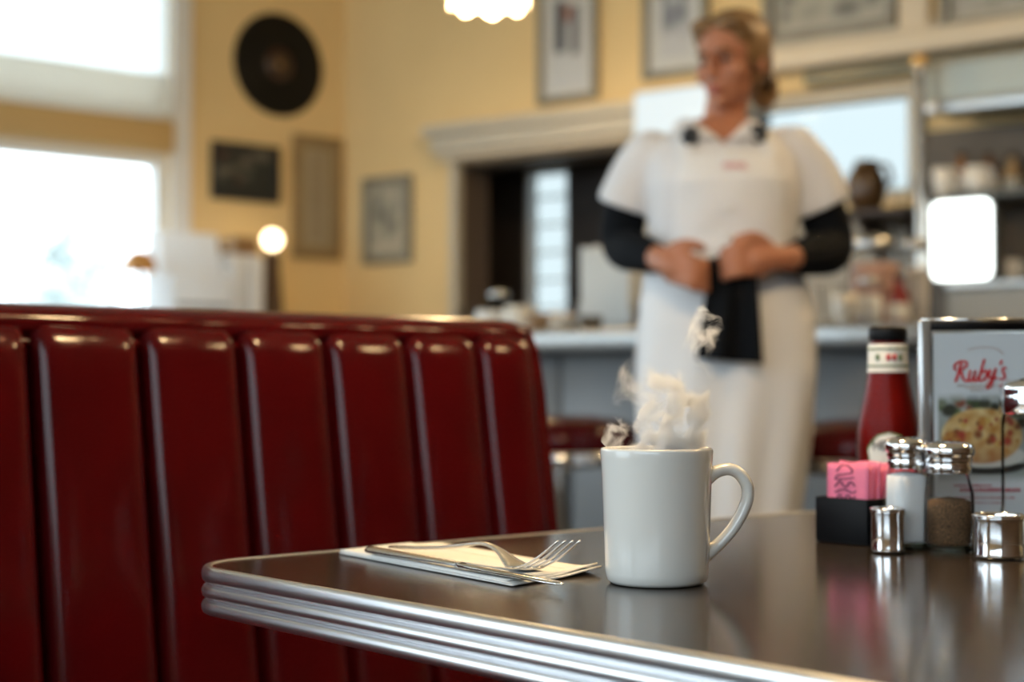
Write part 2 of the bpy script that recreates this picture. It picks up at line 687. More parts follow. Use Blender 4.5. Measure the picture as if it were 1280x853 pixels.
# picture ledge that runs above the bar to the right
tl = structroot('trim_3', CORNER, B_ROT)
l0, l1 = B(930, 90)[0], S_END - .05
MB().rbox(l0, l1, -.10, 0, 2.035, 2.115, .012, 2).build('ledge', M_CREAM, tl)
MB().box(B(1131, 30)[0], B(1166, 30)[0], -.05, 0, 2.115, H_CEIL).build('mullion', M_CREAM, tl)
MB().box(l0, l1, -.03, 0, 2.115, 2.15).build('back_strip', M_TRIM, tl)

# ground outside and trees past the window
struct(MB().box(-40, 45, -40, 45, -.5, -.4).build('ground', mat('pale_paving', (.45, .45, .44), .9, nz=(.6, .1))))


def tree(loc, h, rx, label, seed):
    rnd = random.Random(seed)
    t = thing('tree', label, 'tree', loc)
    tr_ = MB().tube([(0, 0, 0), (.05, .02, h * .25), (-.03, .05, h * .5), (.02, 0, h * .7)], [.16, .13, .1, .05], 8)
    for k in range(6):
        a = rnd.random() * 6.28
        tr_.tube([(0, 0, h * (.35 + .05 * k)), (rx * .5 * math.cos(a), rx * .5 * math.sin(a), h * (.5 + .06 * k))], [.05, .02], 6)
    tr_.build('trunk', mat('bark', (.12, .1, .08), .9), t)
    lf = MB()
    for k in range(900):
        a = rnd.random() * 6.28
        q = rnd.random() ** .4
        zz = rnd.uniform(-1, 1)
        w_ = math.sqrt(max(0, 1 - zz * zz)) * q
        c = Vector((rx * w_ * math.cos(a), rx * w_ * math.sin(a), h * .66 + h * .34 * zz * q))
        s_ = rnd.uniform(.07, .15)
        d1 = Vector((rnd.uniform(-1, 1), rnd.uniform(-1, 1), rnd.uniform(-1, 1))).normalized()
        d2 = d1.orthogonal().normalized()
        lf.add([c - d1 * s_, c + d2 * s_ * .5, c + d1 * s_, c - d2 * s_ * .5], [(0, 1, 2, 3)])
    lf.build('foliage', mat('pale_leaves', (.48, .52, .50), .8), t)
    return t


tree(ground_at(92, 20, -.4), 3.75, .62, 'hazy tree standing outside the window', 3)
tree(ground_at(58, 16.5, -.4), 2.55, .75, 'low hazy shrub outside the window beside the tree', 5)

# roller shade over the transom
rs = thing('roller_shade', 'white translucent roller shade pulled down over the transom window', 'shade', (0, LW, 0))
M_SHADE = frosted('shade_cloth', (.93, .95, .95), .75)
MB().box(1.57, 3.11, -.012, -.010, 2.17, 2.9).build('shade_cloth', M_SHADE, rs)
MB().tube([(1.57, -.045, 2.93), (3.11, -.045, 2.93)], .035, 14).build('roller', M_WHITE, rs)
MB().rbox(1.56, 3.115, -.045, -.002, 1.992, 2.17, .012, 2).build('hem_valance', frosted('shade_hem', (.80, .78, .72), .5), rs)


# ================================================================== BOOTH
booth = thing('booth_bench', 'red vinyl booth bench with vertical channel-tufted back', 'booth', (0, 0, 0))
Z_TOP = .992
grooves = [.558, .675, .800, .922, 1.040, 1.158, 1.270, 1.362]
first = grooves[0]
while first > .15:
    first -= .118
    grooves.insert(0, first)
# profile of the back (v, z, bulge scale, outward normal)
prof = []
for k in range(15):
    t = k / 14
    z = .46 + t * (.938 - .46)
    prof.append((1.478 + (z - .46) * .148, z, 1.0, Vector((0, -.989, .146))))
cv, cz, rr_ = prof[-1][0] + .034, .938, .034
for k in range(1, 9):
    a = R(8 + k * 9.5)
    prof.append((cv - rr_ * math.cos(a), cz + rr_ * math.sin(a) * .98, 1.0 - .09 * k, Vector((0, -math.cos(a), math.sin(a)))))
for i in range(len(grooves) - 1):
    u0_, u1_ = grooves[i], grooves[i + 1]
    NX = 28

    def fn(a, b, u0_=u0_, u1_=u1_, i=i):
        k = b * (len(prof) - 1)
        v, z, sc, nrm = prof[int(round(k))]
        e = abs(2 * a - 1)
        bul = .020 * (1 - .25 * e ** 2 - .75 * e ** 8) * sc - .012 * (e ** 16)
        # small pinch wrinkles where the channel is gathered under the top roll
        tp = max(0, (z - .93) / .045)
        bul += .0022 * tp * math.sin(a * 17 + i) * (e ** 2)
        bul += .0012 * math.sin(z * 23 + i * 1.7) * (1 - e)
        p = Vector((u0_ + (u1_ - u0_) * a, v, z)) + nrm * bul
        return p

    MB().grid(fn, NX, len(prof) - 1).build('channel', M_VINYL, booth)
ub0, ub1 = grooves[0], grooves[-1]
# padded roll along the top, rounded at the end
roll = MB()
NS = 40
for_pts = []


def rollfn(a, b):
    u = ub0 + (ub1 + .012 - ub0) * a
    end = max(0, (u - (ub1 - .02)) / .032)
    k = math.sqrt(max(0, 1 - end * end * .75))
    ang = R(-62) + b * R(242)
    ny_, nz_ = -math.cos(ang), math.sin(ang)
    wob = 0.0016 * math.sin(u * 53) * max(0, math.cos(ang))
    return Vector((u, 1.588 + ny_ * (.042 + wob) * k, .970 + nz_ * .0225 * k))


roll.grid(rollfn, 120, 16)
roll.build('top_roll', M_VINYL, booth)
# welt cord under the roll
MB().tube([(ub0, 1.557, .9505), (ub1 + .004, 1.557, .9505)], .0042, 8).build('welt_cord', M_VINYL, booth)
# end panel closes the side
ep = [(1.470, .06), (1.470, .46), (1.532, .90), (1.546, .955), (1.565, .985), (1.60, .992), (1.628, .975), (1.632, .90), (1.632, .06)]
e = MB()
n = len(ep)
e.add([(ub1 - .004, v, z) for v, z in ep] + [(ub1 + .014, v + (1.55 - v) * .03, z - .003) for v, z in ep],
      [tuple(range(n)), tuple(range(2 * n - 1, n - 1, -1))] + [(i, (i + 1) % n, n + (i + 1) % n, n + i) for i in range(n)])
e.build('end_panel', M_VINYL, booth)
MB().box(ub0, ub1 - .004, 1.60, 1.63, .06, .975).build('rear_panel', M_VINYL, booth)


def seatfn(a, b):
    u = ub0 + (ub1 - ub0) * a
    ang = b
    pts_ = [(1.06, .38), (1.03, .40), (1.025, .43), (1.04, .465), (1.10, .490), (1.22, .505), (1.36, .508), (1.48, .498), (1.50, .46)]
    k = ang * (len(pts_) - 1)
    i0 = min(int(k), len(pts_) - 2)
    t = k - i0
    q = Vector((0, *pts_[i0])).lerp(Vector((0, *pts_[i0 + 1])), t)
    en = min(a, 1 - a) * 12
    return Vector((u, q.y, q.z - (.03 * (1 - min(1, en)) ** 2)))


MB().grid(seatfn, 60, 24).build('seat_cushion', M_VINYL, booth)
MB().box(ub0 + .02, ub1 - .02, 1.06, 1.60, .06, .40).build('base', M_DARKWOOD, booth)
MB().box(ub0 + .04, ub1 - .04, 1.10, 1.60, 0, .06).build('kick_plinth', M_BLACK, booth)

# ================================================================== TABLE
TZ = .76
TU0, TU1, TV0, TV1, TR = .636, 1.47, .28, 1.152, .055
table = thing('diner_table', 'dark laminate diner table with ribbed metal edge band', 'table', ((TU0 + TU1) / 2, (TV0 + TV1) / 2, 0))
hx, hy = (TU1 - TU0) / 2, (TV1 - TV0) / 2


def outline(off, seg=14):
    """rounded rectangle grown by off"""
    r = TR + off
    pts_ = []
    for cx, cy, a0 in ((hx - TR, hy - TR, 0), (-(hx - TR), hy - TR, 90), (-(hx - TR), -(hy - TR), 180), (hx - TR, -(hy - TR), 270)):
        for k in range(seg + 1):
            a = R(a0 + 90 * k / seg)
            pts_.append((cx + r * math.cos(a), cy + r * math.sin(a)))
    return pts_


o_ = outline(-.003)
n = len(o_)
t_ = MB()
t_.add([(x, y, TZ - .0003) for x, y in o_] + [(x, y, TZ - .03) for x, y in o_],
       [tuple(range(n)), tuple(range(2 * n - 1, n - 1, -1))] + [(i, (i + 1) % n, n + (i + 1) % n, n + i) for i in range(n)])
t_.build('table_top', M_LAMIN, table)
# edge band: three convex ribs with grooves between them
bp = [(-.0035, -.0004), (-.0015, .0006)]
ribs = [(.0008, -.0125), (-.0145, -.0245), (-.0265, -.0375)]
for (za, zb) in ribs:
    zc, hh = (za + zb) / 2, (za - zb) / 2
    for k in range(9):
        a = R(90 - 180 * k / 8)
        bp.append((.0005 + .0048 * max(0, math.cos(a)) ** .75, zc + hh * math.sin(a)))
    bp.append((-.0008, zb - .0007))
bp += [(-.004, -.0385), (-.012, -.0385)]
edge = MB()
vs_, fs_ = [], []
for (off, dz) in bp:
    vs_ += [(x, y, TZ + dz) for x, y in outline(off)]
for j in range(len(bp) - 1):
    for i in range(n):
        fs_.append((j * n + i, j * n + (i + 1) % n, (j + 1) * n + (i + 1) % n, (j + 1) * n + i))
edge.add(vs_, fs_, True)
edge.build('edge_band', M_ALU, table)
MB().box(-hx + .1, hx - .1, -hy + .1, hy - .1, TZ - .05, TZ - .03).build('underside_board', M_DARKWOOD, table)
MB().lathe([(.0, .0), (.27, .0), (.275, .01), (.26, .02), (.06, .05), (.04, .07), (.038, .66), (.11, .70), (.12, TZ - .05), (0, TZ - .05)], 32).build('pedestal', M_BLACK, table)

# ------------------------------------------------------------------ mug
mug_p = ground_at(820.5, 1.1635, TZ)
mug = thing('coffee_mug', 'white ceramic diner mug of steaming coffee on the table', 'mug', mug_p, FACE)
outer = [(0, .0022), (.0300, .0022), (.0315, 0), (.0345, .0004), (.0372, .003), (.0383, .0085), (.0388, .02), (.0396, .05), (.0405, .078), (.0414, .0925), (.0417, .0975),
         (.0412, .0992), (.0400, .0997), (.0386, .0988), (.0379, .096), (.0372, .078), (.0363, .05), (.0355, .02), (.033, .011), (0, .010)]
MB().lathe(outer, 72).build('mug_body', M_CERAMIC, mug)
hpts = spline([(.0365, 0, .0770), (.0435, 0, .0815), (.0530, 0, .0838), (.0610, 0, .0805), (.0668, 0, .072), (.0672, 0, .0625), (.0635, 0, .052), (.0570, 0, .041), (.0500, 0, .0325), (.0425, 0, .0255), (.0358, 0, .0205)], 6)
nh = len(hpts)
hr = [.0070 + .0022 * max(0, 1 - i / 8) + .0022 * max(0, 1 - (nh - 1 - i) / 8) for i in range(nh)]
MB().tube(hpts, hr, 18, flat=.66).build('mug_handle', M_CERAMIC, mug)
MB().lathe([(0, .0885), (.030, .0885), (.0355, .0887), (.0374, .0893)], 48).build('coffee', mat('black_coffee', (.03, .012, .005), .06), mug)

# ------------------------------------------------------------------ folded napkin, knife and fork
q0, q1, q2, q3 = on_z(424, 693, TZ), on_z(546, 681, TZ), on_z(752, 716, TZ), on_z(640, 734, TZ)
nap = thing('paper_napkin', 'folded white paper napkin under the knife and fork', 'napkin', (q0 + q2) / 2)
nc = (q0 + q2) / 2


def quad(a, b, lift):
    p = (q0 * (1 - a) + q1 * a) * (1 - b) + (q3 * (1 - a) + q2 * a) * b
    return Vector((p.x - nc.x, p.y - nc.y, p.z - TZ + lift))


for k, (z0_, z1_, a0, a1, b0, b1, curl) in enumerate([(0.0002, .0014, 0, 1, 0, 1, .004), (.0015, .0026, .0, .985, .008, .985, .006), (.0027, .0038, .01, .72, .0, .97, .0)]):
    def lay(a, b, z_):
        aa, bb = a0 + (a1 - a0) * a, b0 + (b1 - b0) * b
        w = .0007 * math.sin(aa * 5 + k) * math.sin(bb * 9 + 2 * k) * .5 + .0003
        cu = curl * max(0, (bb - .86) / .14) ** 2 * max(0, (aa - .55) / .45)
        return quad(aa, bb, z_ + max(0, w) + cu)
    m_ = MB().grid(lambda a, b: lay(a, b, z1_), 12, 24).grid(lambda a, b: lay(a, b, z0_), 12, 24)
    # rim
    path = [(i / 12, 0) for i in range(12)] + [(1, j / 24) for j in range(24)] + [(1 - i / 12, 1) for i in range(12)] + [(0, 1 - j / 24) for j in range(24)]
    for i in range(len(path)):
        c_, d_ = path[i], path[(i + 1) % len(path)]
        m_.add([lay(*c_, z0_), lay(*d_, z0_), lay(*d_, z1_), lay(*c_, z1_)], [(0, 1, 2, 3)], True)
    m_.build('napkin_layer', M_PAPER, nap)

NZ = TZ + .0046
M_CUT = mat('cutlery_steel', (.80, .79, .77), .26, 1.0)
k0, k1 = on_z(461, 688, NZ + .003), on_z(706, 732, NZ + .001)
kl = (k1 - k0).length
kn = thing('table_knife', 'stainless steel table knife lying on the napkin', 'knife', (k0.x, k0.y, NZ), math.atan2(k1.y - k0.y, k1.x - k0.x))


def knifeh(a, b):
    x = kl * .52 * a
    w = (.0058 + .0028 * (1 - a)) * (math.sqrt(max(0, 1 - (1 - min(1, a * 14)) ** 2)) if a < 1 / 14 else 1)
    w *= 1 if a < .93 else 1 - .25 * (a - .93) / .07
    t = .0030 * (.6 + .4 * (1 - a))
    an = 2 * PI * b
    return Vector((x, w * math.cos(an), .0036 + t * math.sin(an)))


hk = MB().grid(knifeh, 40, 16)
hk.build('knife_handle', M_CUT, kn)
bl = MB()
st = [(.505, .0045, -.0045, .0022), (.53, .0060, -.0060, .0016), (.60, .0088, -.0068, .0012), (.72, .0098, -.0068, .0010), (.86, .0098, -.0066, .0008), (.94, .0078, -.0060, .0007), (.98, .0035, -.0040, .0006), (1.0, -.0008, -.0014, .0004)]
vs_, fs_ = [], []
for (x, a, b, t) in st:
    z_ = .0034 - .0018 * (x - .5) * 2
    vs_ += [(x * kl, a, z_), (x * kl, (a + b) / 2, z_ + t), (x * kl, b, z_ + t), (x * kl, b, z_ - t), (x * kl, (a + b) / 2, z_ - t)]
for i in range(len(st) - 1):
    for k in range(5):
        fs_.append((5 * i + k, 5 * i + (k + 1) % 5, 5 * i + 5 + (k + 1) % 5, 5 * i + 5 + k))
fs_ += [(0, 1, 2, 3, 4), tuple(5 * (len(st) - 1) + k for k in (4, 3, 2, 1, 0))]
bl.add(vs_, fs_, True)
bl.build('blade', mat('warm_polished_steel', (.72, .70, .67), .08, 1.0), kn)

f0, f1 = on_z(489, 685, NZ + .003), on_z(650, 711.5, NZ + .001)
fl = (f1 - f0).length
fk = thing('dinner_fork', 'stainless steel dinner fork with raised tines on the napkin', 'fork', (f0.x, f0.y, NZ + .0010), math.atan2(f1.y - f0.y, f1.x - f0.x))
fk.rotation_euler.x = R(-3)
# side profile: flat handle, arched neck, low bowl, tines turned up
fp = [(0, .0022), (.05, .0030), (.20, .0045), (.40, .0075), (.58, .0120), (.70, .0150), (.78, .0148), (.86, .0110), (.94, .0045), (1.0, .0016), (1.08, .0030), (1.16, .0085), (1.24, .0165), (1.32, .0255)]
fw_ = [.0028, .0078, .0085, .0070, .0048, .0034, .0032, .0045, .0090, .0122, .0128]
sp = spline([(x * fl, 0, z) for x, z in fp], 4)
body_end = 10 * 4
wsp = spline([(0, 0, w) for w in fw_], 4)
vs_, fs_ = [], []
for i in range(body_end + 1):
    w = wsp[i].z
    c_ = sp[i]
    dish = -.0016 if i > 34 else 0.0006
    for t_ in (-1, -.5, 0, .5, 1):
        vs_.append((c_.x, w * t_, c_.z + .0011 + dish * (1 - t_ * t_)))
    for t_ in (1, .5, 0, -.5, -1):
        vs_.append((c_.x, w * t_, c_.z - .0011 + dish * (1 - t_ * t_)))
for i in range(body_end):
    for k in range(10):
        fs_.append((10 * i + k, 10 * i + (k + 1) % 10, 10 * i + 10 + (k + 1) % 10, 10 * i + 10 + k))
fs_ += [tuple(range(10)), tuple(10 * body_end + k for k in range(9, -1, -1))]
MB().add(vs_, fs_, True).build('fork_handle', M_CUT, fk)
for t_ in (-.0117, -.0039, .0039, .0117):
    MB().tube([(p.x, t_ * (1 - .006 * j), p.z) for j, p in enumerate(sp[body_end - 2:])], [.0013 - .0004 * (j / 20) for j in range(len(sp[body_end - 2:]))], 8, flat=.8).build('tine', M_CUT, fk)

# ------------------------------------------------------------------ steam over the coffee
def steam_mat():
    m = bpy.data.materials.new('steam')
    m.use_nodes = True
    nt = m.node_tree
    nt.nodes.clear()
    N, Lk = nt.nodes.new, nt.links.new
    out = N('ShaderNodeOutputMaterial')
    vol = N('ShaderNodeVolumeScatter')
    vol.inputs['Color'].default_value = (1, 1, 1, 1)
    vol.inputs['Anisotropy'].default_value = .1
    Lk(vol.outputs[0], out.inputs['Volume'])
    tc = N('ShaderNodeTexCoord')

    def math_(op, a, b=None, c=None, clamp=False):
        n_ = N('ShaderNodeMath')
        n_.operation = op
        n_.use_clamp = clamp
        for i, q in enumerate((a, b, c)):
            if q is None:
                continue
            if isinstance(q, (int, float)):
                n_.inputs[i].default_value = q
            else:
                Lk(q, n_.inputs[i])
        return n_.outputs[0]

    # billow: warp the coordinates with a low noise, then take thin ridges of a second noise
    wn = N('ShaderNodeTexNoise')
    wn.inputs['Scale'].default_value = 34
    wn.inputs['Detail'].default_value = 2
    Lk(tc.outputs['Object'], wn.inputs['Vector'])
    sub = N('ShaderNodeVectorMath')
    sub.operation = 'SUBTRACT'
    Lk(wn.outputs['Color'], sub.inputs[0])
    sub.inputs[1].default_value = (.5, .5, .5)
    scl = N('ShaderNodeVectorMath')
    scl.operation = 'SCALE'
    Lk(sub.outputs[0], scl.inputs[0])
    scl.inputs['Scale'].default_value = .030
    addv = N('ShaderNodeVectorMath')
    addv.operation = 'ADD'
    Lk(tc.outputs['Object'], addv.inputs[0])
    Lk(scl.outputs[0], addv.inputs[1])
    rn = N('ShaderNodeTexNoise')
    rn.inputs['Scale'].default_value = 62
    rn.inputs['Detail'].default_value = 3.5
    rn.inputs['Roughness'].default_value = .55
    Lk(addv.outputs[0], rn.inputs['Vector'])
    # thresholded noise
    dens = math_('MULTIPLY', math_('SUBTRACT', rn.outputs['Fac'], .49), 5.0, clamp=True)
    dens = math_('POWER', dens, 1.5)
    sp_ = N('ShaderNodeSeparateXYZ')
    Lk(addv.outputs[0], sp_.inputs[0])
    X, Y, Z = sp_.outputs

    def blob(cx, cz, rx, rz, k):
        """soft-edged puff centred at (cx, cz)"""
        dx = math_('DIVIDE', math_('SUBTRACT', X, cx), rx)
        dz = math_('DIVIDE', math_('SUBTRACT', Z, cz), rz)
        dy = math_('DIVIDE', Y, rx * .9)
        rr = math_('ADD', math_('ADD', math_('POWER', math_('ABSOLUTE', dx), 2), math_('POWER', math_('ABSOLUTE', dz), 2)), math_('POWER', math_('ABSOLUTE', dy), 2))
        return math_('MULTIPLY', math_('MULTIPLY', math_('SUBTRACT', 1.0, rr), 2.2, clamp=True), k)

    tot = blob(.010, .010, .032, .058, 1.0)
    for a in ((.022, .022, .018, .030, .8), (-.030, .008, .012, .022, .55), (.034, .085, .013, .030, .62), (-.012, .050, .022, .018, .13)):
        tot = math_('ADD', tot, blob(*a))
    d = math_('MULTIPLY', math_('MULTIPLY', dens, tot), 520.0)
    Lk(d, vol.inputs['Density'])
    m.cycles.volume_step_rate = .25
    return m


steam_p = mug_p + Vector((0, 0, .094))
st_ = MB().lathe([(0, 0), (.034, 0), (.036, .004), (.050, .02), (.054, .06), (.052, .11), (.035, .128), (0, .13)], 24).build('steam', steam_mat(), None, steam_p, FACE)
tag(st_, 'white steam curling up from the coffee mug', 'steam')
st_['kind'] = 'stuff'

# ------------------------------------------------------------------ condiments
# black caddy of pink packets, square to the table
cad_c = on_z(1085.5, 683.5, TZ)
CW, CL, CH = .060, .088, .042
cadx, cady = cad_c.x + CL / 2, cad_c.y + CW / 2
caddy = thing('packet_caddy', 'small black plastic caddy holding pink sweetener packets', 'caddy', (cadx, cady, TZ))
w_ = .0025
MB().rbox(-CL / 2, CL / 2, -CW / 2, CW / 2, 0, .003, .001, 1).build('caddy_floor', M_BLACK, caddy)
for x0_, x1_, y0_, y1_ in ((-CL / 2, -CL / 2 + w_, -CW / 2, CW / 2), (CL / 2 - w_, CL / 2, -CW / 2, CW / 2), (-CL / 2, CL / 2, -CW / 2, -CW / 2 + w_), (-CL / 2, CL / 2, CW / 2 - w_, CW / 2)):
    MB().rbox(x0_, x1_, y0_, y1_, .002, CH, .001, 2).build('caddy_wall', M_BLACK, caddy)
M_PINK = mat('pink_packet_paper', (.72, .17, .30), .55, nz=(60, .08), bump=(90, .3, .0008))
M_INK = mat('plum_ink', (.09, .02, .07), .7)
rnd = random.Random(4)
scrib = [[(-.010, .050), (-.004, .056), (.004, .055), (.008, .050), (.000, .048), (-.008, .047), (-.011, .043), (.002, .044), (.010, .045)],
         [(-.012, .036), (-.006, .041), (.0, .036), (.006, .041), (.011, .037)],
         [(-.012, .031), (-.002, .034), (.008, .031), (.012, .033)],
         [(-.010, .025), (-.006, .029), (-.002, .024), (.003, .029), (.008, .025), (.011, .028)],
         [(-.011, .019), (.0, .021), (.010, .019)]]
for k in range(9):
    px_ = -CL / 2 + .0085 + k * .0084
    h_ = .083 - .0105 + rnd.uniform(-.004, .001) - .0006 * k
    lean = R(-3 - k * .9 + rnd.uniform(-1, 1))
    pk = thing('sweetener_packet', 'pink sweetener packet with plum print standing in the black caddy', 'packet', (cadx + px_, cady + rnd.uniform(-.002, .002), TZ + .0036), -PI / 2, 'pink packets in the black caddy')
    pk.rotation_euler = (lean * .6, rnd.uniform(-.02, .02), -PI / 2)
    W2 = .0235

    def pf(a, b, sgn):
        x = -W2 + 2 * W2 * a
        z = h_ * b
        e_ = max(0, 1 - (2 * a - 1) ** 4) * max(0, 1 - (2 * b - 1) ** 6)
        return Vector((x, sgn * (.0003 + .0026 * e_ * (.8 + .3 * math.sin(a * 7 + k + b * 4))), z + (.0008 * math.sin(a * 9 + k) if b == 1 else 0)))
    b_ = MB().grid(lambda a, b: pf(a, b, -1), 10, 12).grid(lambda a, b: pf(a, b, 1), 10, 12)
    for path in ([(i / 10, 0) for i in range(11)], [(i / 10, 1) for i in range(11)], [(0, i / 12) for i in range(13)], [(1, i / 12) for i in range(13)]):
        for c_, d_ in zip(path, path[1:]):
            b_.add([pf(*c_, -1), pf(*d_, -1), pf(*d_, 1), pf(*c_, 1)], [(0, 1, 2, 3)])
    b_.build('packet_body', M_PINK, pk)
    if k < 2:
        strokes(MB(), [[(x, z + .012) for x, z in s_] for s_ in scrib], .0014, -.0042).build('print', M_INK, pk)


def dome_lid(parent, r, z0, h, holes=True):
    """chrome shaker cap: threaded skirt, bulged rim, pierced dome"""
    pr = [(r * .84, z0), (r * .86, z0 + h * .1), (r * .92, z0 + h * .18), (r * .86, z0 + h * .26), (r * .86, z0 + h * .34), (r * .93, z0 + h * .42), (r * .88, z0 + h * .5), (r * .95, z0 + h * .55),
          (r * 1.0, z0 + h * .62), (r * 1.0, z0 + h * .76), (r * .94, z0 + h * .88), (r * .72, z0 + h * .96), (r * .4, z0 + h), (0, z0 + h * 1.01)]
    c = MB().lathe(pr, 36).build('cap', M_CHROME, parent)
    hb = MB()
    for i in range(9):
        a = i * 2 * PI / 8
        q = (0, 0) if i == 8 else (r * .42 * math.cos(a), r * .42 * math.sin(a))
        hb.lathe([(0, .0004), (.0011, .0003), (.0012, 0)], 8, (q[0], q[1], z0 + h * 1.0))
    hb.build('hole_ring', M_BLACK, c)
    return c


def shaker(name, label, x, dep, r, h, fill, fmat, square, rz):
    t = thing(name, label, 'shaker', ground_at(x, dep, TZ), FACE + rz)
    sh = h - .030
    g = [(0, .0015), (r * .80, .0), (r * .95, .002), (r * 1.0, .006), (r * 1.0, sh * .55), (r * .97, sh * .78), (r * .84, sh * .93), (r * .78, sh), (r * .78, sh + .006)]
    MB().lathe(g, 48, square=square).build('glass_jar', M_GLASS, t)
    gi = [(0, .006), (r * .78, .006), (r * .86, .009), (r * .88, sh * .5), (r * .85, fill * .98), (r * .6, fill + .001), (0, fill + .003)]
    gi = [(q, min(z, fill + .003)) for q, z in gi]
    MB().lathe(gi, 40, square=square).build('contents', fmat, t)
    # thick glass foot
    MB().lathe([(0, .0008), (r * .9, .001), (r * .93, .0035), (r * .88, .0055), (0, .0056)], 40, square=square).build('glass_foot', glass('foot_glass', (.55, .62, .58), .3), t)
    dome_lid(t, r * 1.0 if square == 0 else r * 1.06, sh + .002, .028)
    return t


M_SALT = mat('salt', (.82, .82, .82), .9, bump=(900, .4, .0006))
M_PEPPER = mat('ground_pepper', (.13, .07, .032), .95, nz=(700, .8), bump=(900, .8, .001))
shaker('salt_shaker', 'glass shaker of white salt with a chrome cap', 1132.5, 1.402, .0180, .0995, .066, M_SALT, 1.6, R(14))
shaker('pepper_shaker', 'glass shaker half filled with brown ground pepper, chrome cap', 1185, 1.382, .0212, .0965, .045, M_PEPPER, .4, 0)


def chrome_cup(x, dep, r, h, label):
    t = thing('chrome_cup', label, 'cup', ground_at(x, dep, TZ), FACE)
    MB().lathe([(0, .0006), (r * .9, .0004), (r * .98, .001), (r, .003), (r * .97, .005), (r * .97, h * .84), (r * 1.0, h * .88), (r * 1.02, h * .94), (r * .99, h), (r * .93, h * 1.005), (r * .9, h * .96),
                (r * .88, h * .88), (r * .88, .006), (0, .005)], 48).build('cup_body', M_CHROME, t)
    MB().tube([(r * .99 * math.cos(2 * PI * i / 36), r * .99 * math.sin(2 * PI * i / 36), h * .97) for i in range(36)], .0011, 8, closed=True).build('rolled_rim', M_CHROME, t)
    return t


chrome_cup(1108.5, 1.368, .0146, .0390, 'tiny chrome cup beside the black packet caddy')
chrome_cup(1246, 1.328, .0215, .0370, 'squat chrome cup in front of the sugar pourer')

# sugar pourer, mostly past the frame's edge
sp_t = thing('sugar_pourer', 'tall clear glass sugar pourer with chrome screw top', 'pourer', ground_at(1302, 1.422, TZ), FACE)
MB().lathe([(0, .002), (.033, .0005), (.0362, .003), (.0368, .012), (.0368, .030), (.0358, .036), (.0355, .105), (.0350, .116), (.033, .121)], 48).build('glass_jar', M_GLASS, sp_t)
MB().lathe([(0, .005), (.034, .005), (.035, .022), (.02, .024), (0, .026)], 40).build('sugar', M_SALT, sp_t)
MB().lathe([(.0365, .1195), (.0372, .121), (.0372, .136), (.0366, .139), (.0372, .142), (.0360, .147), (.030, .150), (.012, .153), (.009, .160), (0, .160)], 48).build('screw_top', M_CHROME, sp_t)
MB().rbox(-.006, .012, -.008, .008, .158, .163, .002, 2).build('flap', M_CHROME, sp_t)

# ketchup bottle
kt = thing('ketchup_bottle', 'glass ketchup bottle with black cap and white labels', 'bottle', ground_at(1110, 1.59, TZ), FACE - R(12))
kp = [(0, .002), (.024, 0), (.0285, .003), (.0298, .010), (.0300, .055), (.0302, .085), (.0300, .098), (.0288, .108), (.0262, .122), (.0228, .138), (.0206, .150), (.0192, .160), (.0184, .172), (.0180, .186), (.0172, .1895), (.0172, .1935)]
MB().lathe(kp, 48).build('ketchup', mat('ketchup_red', (.115, .003, .0015), .3, spec=.10), kt)
MB().lathe([(r_ + .0012, z_) for r_, z_ in kp], 48).build('glass_shell', glass('bottle_glass', (1, .96, .96), .035), kt)
cp = MB().lathe([(0, .2045), (.0165, .2045), (.0186, .203), (.0192, .200), (.0192, .1915), (.0186, .1905), (.015, .1905)], 40).build('screw_cap', M_BLACK, kt)
M_LABEL = mat('label_paper', (.72, .70, .64), .5)
M_GREEN = mat('label_green', (.10, .16, .06), .5)
nl = MB().lathe([(.0206, .1585), (.0202, .163), (.0198, .172), (.0196, .1855), (.0192, .1870)], 40).build('neck_label', M_LABEL, kt)
for z0_, rr0 in ((.1640, .0206), (.1812, .0201)):
    MB().lathe([(rr0, z0_), (rr0 + .0003, z0_ + .0009), (rr0 - .0001, z0_ + .0018)], 40).build('green_line', M_GREEN, nl)
for a_, mm in ((-.55, M_GREEN), (.0, mat('label_red', (.5, .05, .05), .5)), (.62, M_GREEN), (.30, mat('label_red', (.5, .05, .05), .5))):
    q = MB()
    for i in range(7):
        b_ = a_ + R(90 + 180) - 0 + (i - 3) * .0
    x_ = .0203 * math.sin(a_)
    y_ = -.0203 * math.cos(a_)
    MB().ball((x_, y_, .1735), (.0026, .0006, .0038), 10, Matrix.Rotation(a_, 3, 'Z')).build('neck_emblem', mm, nl)


def curved_label(poly, r_, name, m, parent):
    """flat outline wrapped on the bottle: poly = [(x, z)] drawn as a fan of strips"""
    zs = [z for x, z in poly]
    mb_ = MB()
    z0_, z1_ = min(zs), max(zs)
    nz_ = 24

    def half(z):
        best = 0
        for (xa, za), (xb, zb) in zip(poly, poly[1:]):
            if (za - z) * (zb - z) <= 0 and za != zb:
                best = max(best, xa + (xb - xa) * (z - za) / (zb - za))
        return best
    mb_.grid(lambda a, b: Vector((r_ * math.sin((2 * a - 1) * half(z0_ + (z1_ - z0_) * (.001 + .998 * b)) / r_), -r_ * math.cos((2 * a - 1) * half(z0_ + (z1_ - z0_) * (.001 + .998 * b)) / r_), z0_ + (z1_ - z0_) * b)), 16, nz_)
    return mb_.build(name, m, parent)


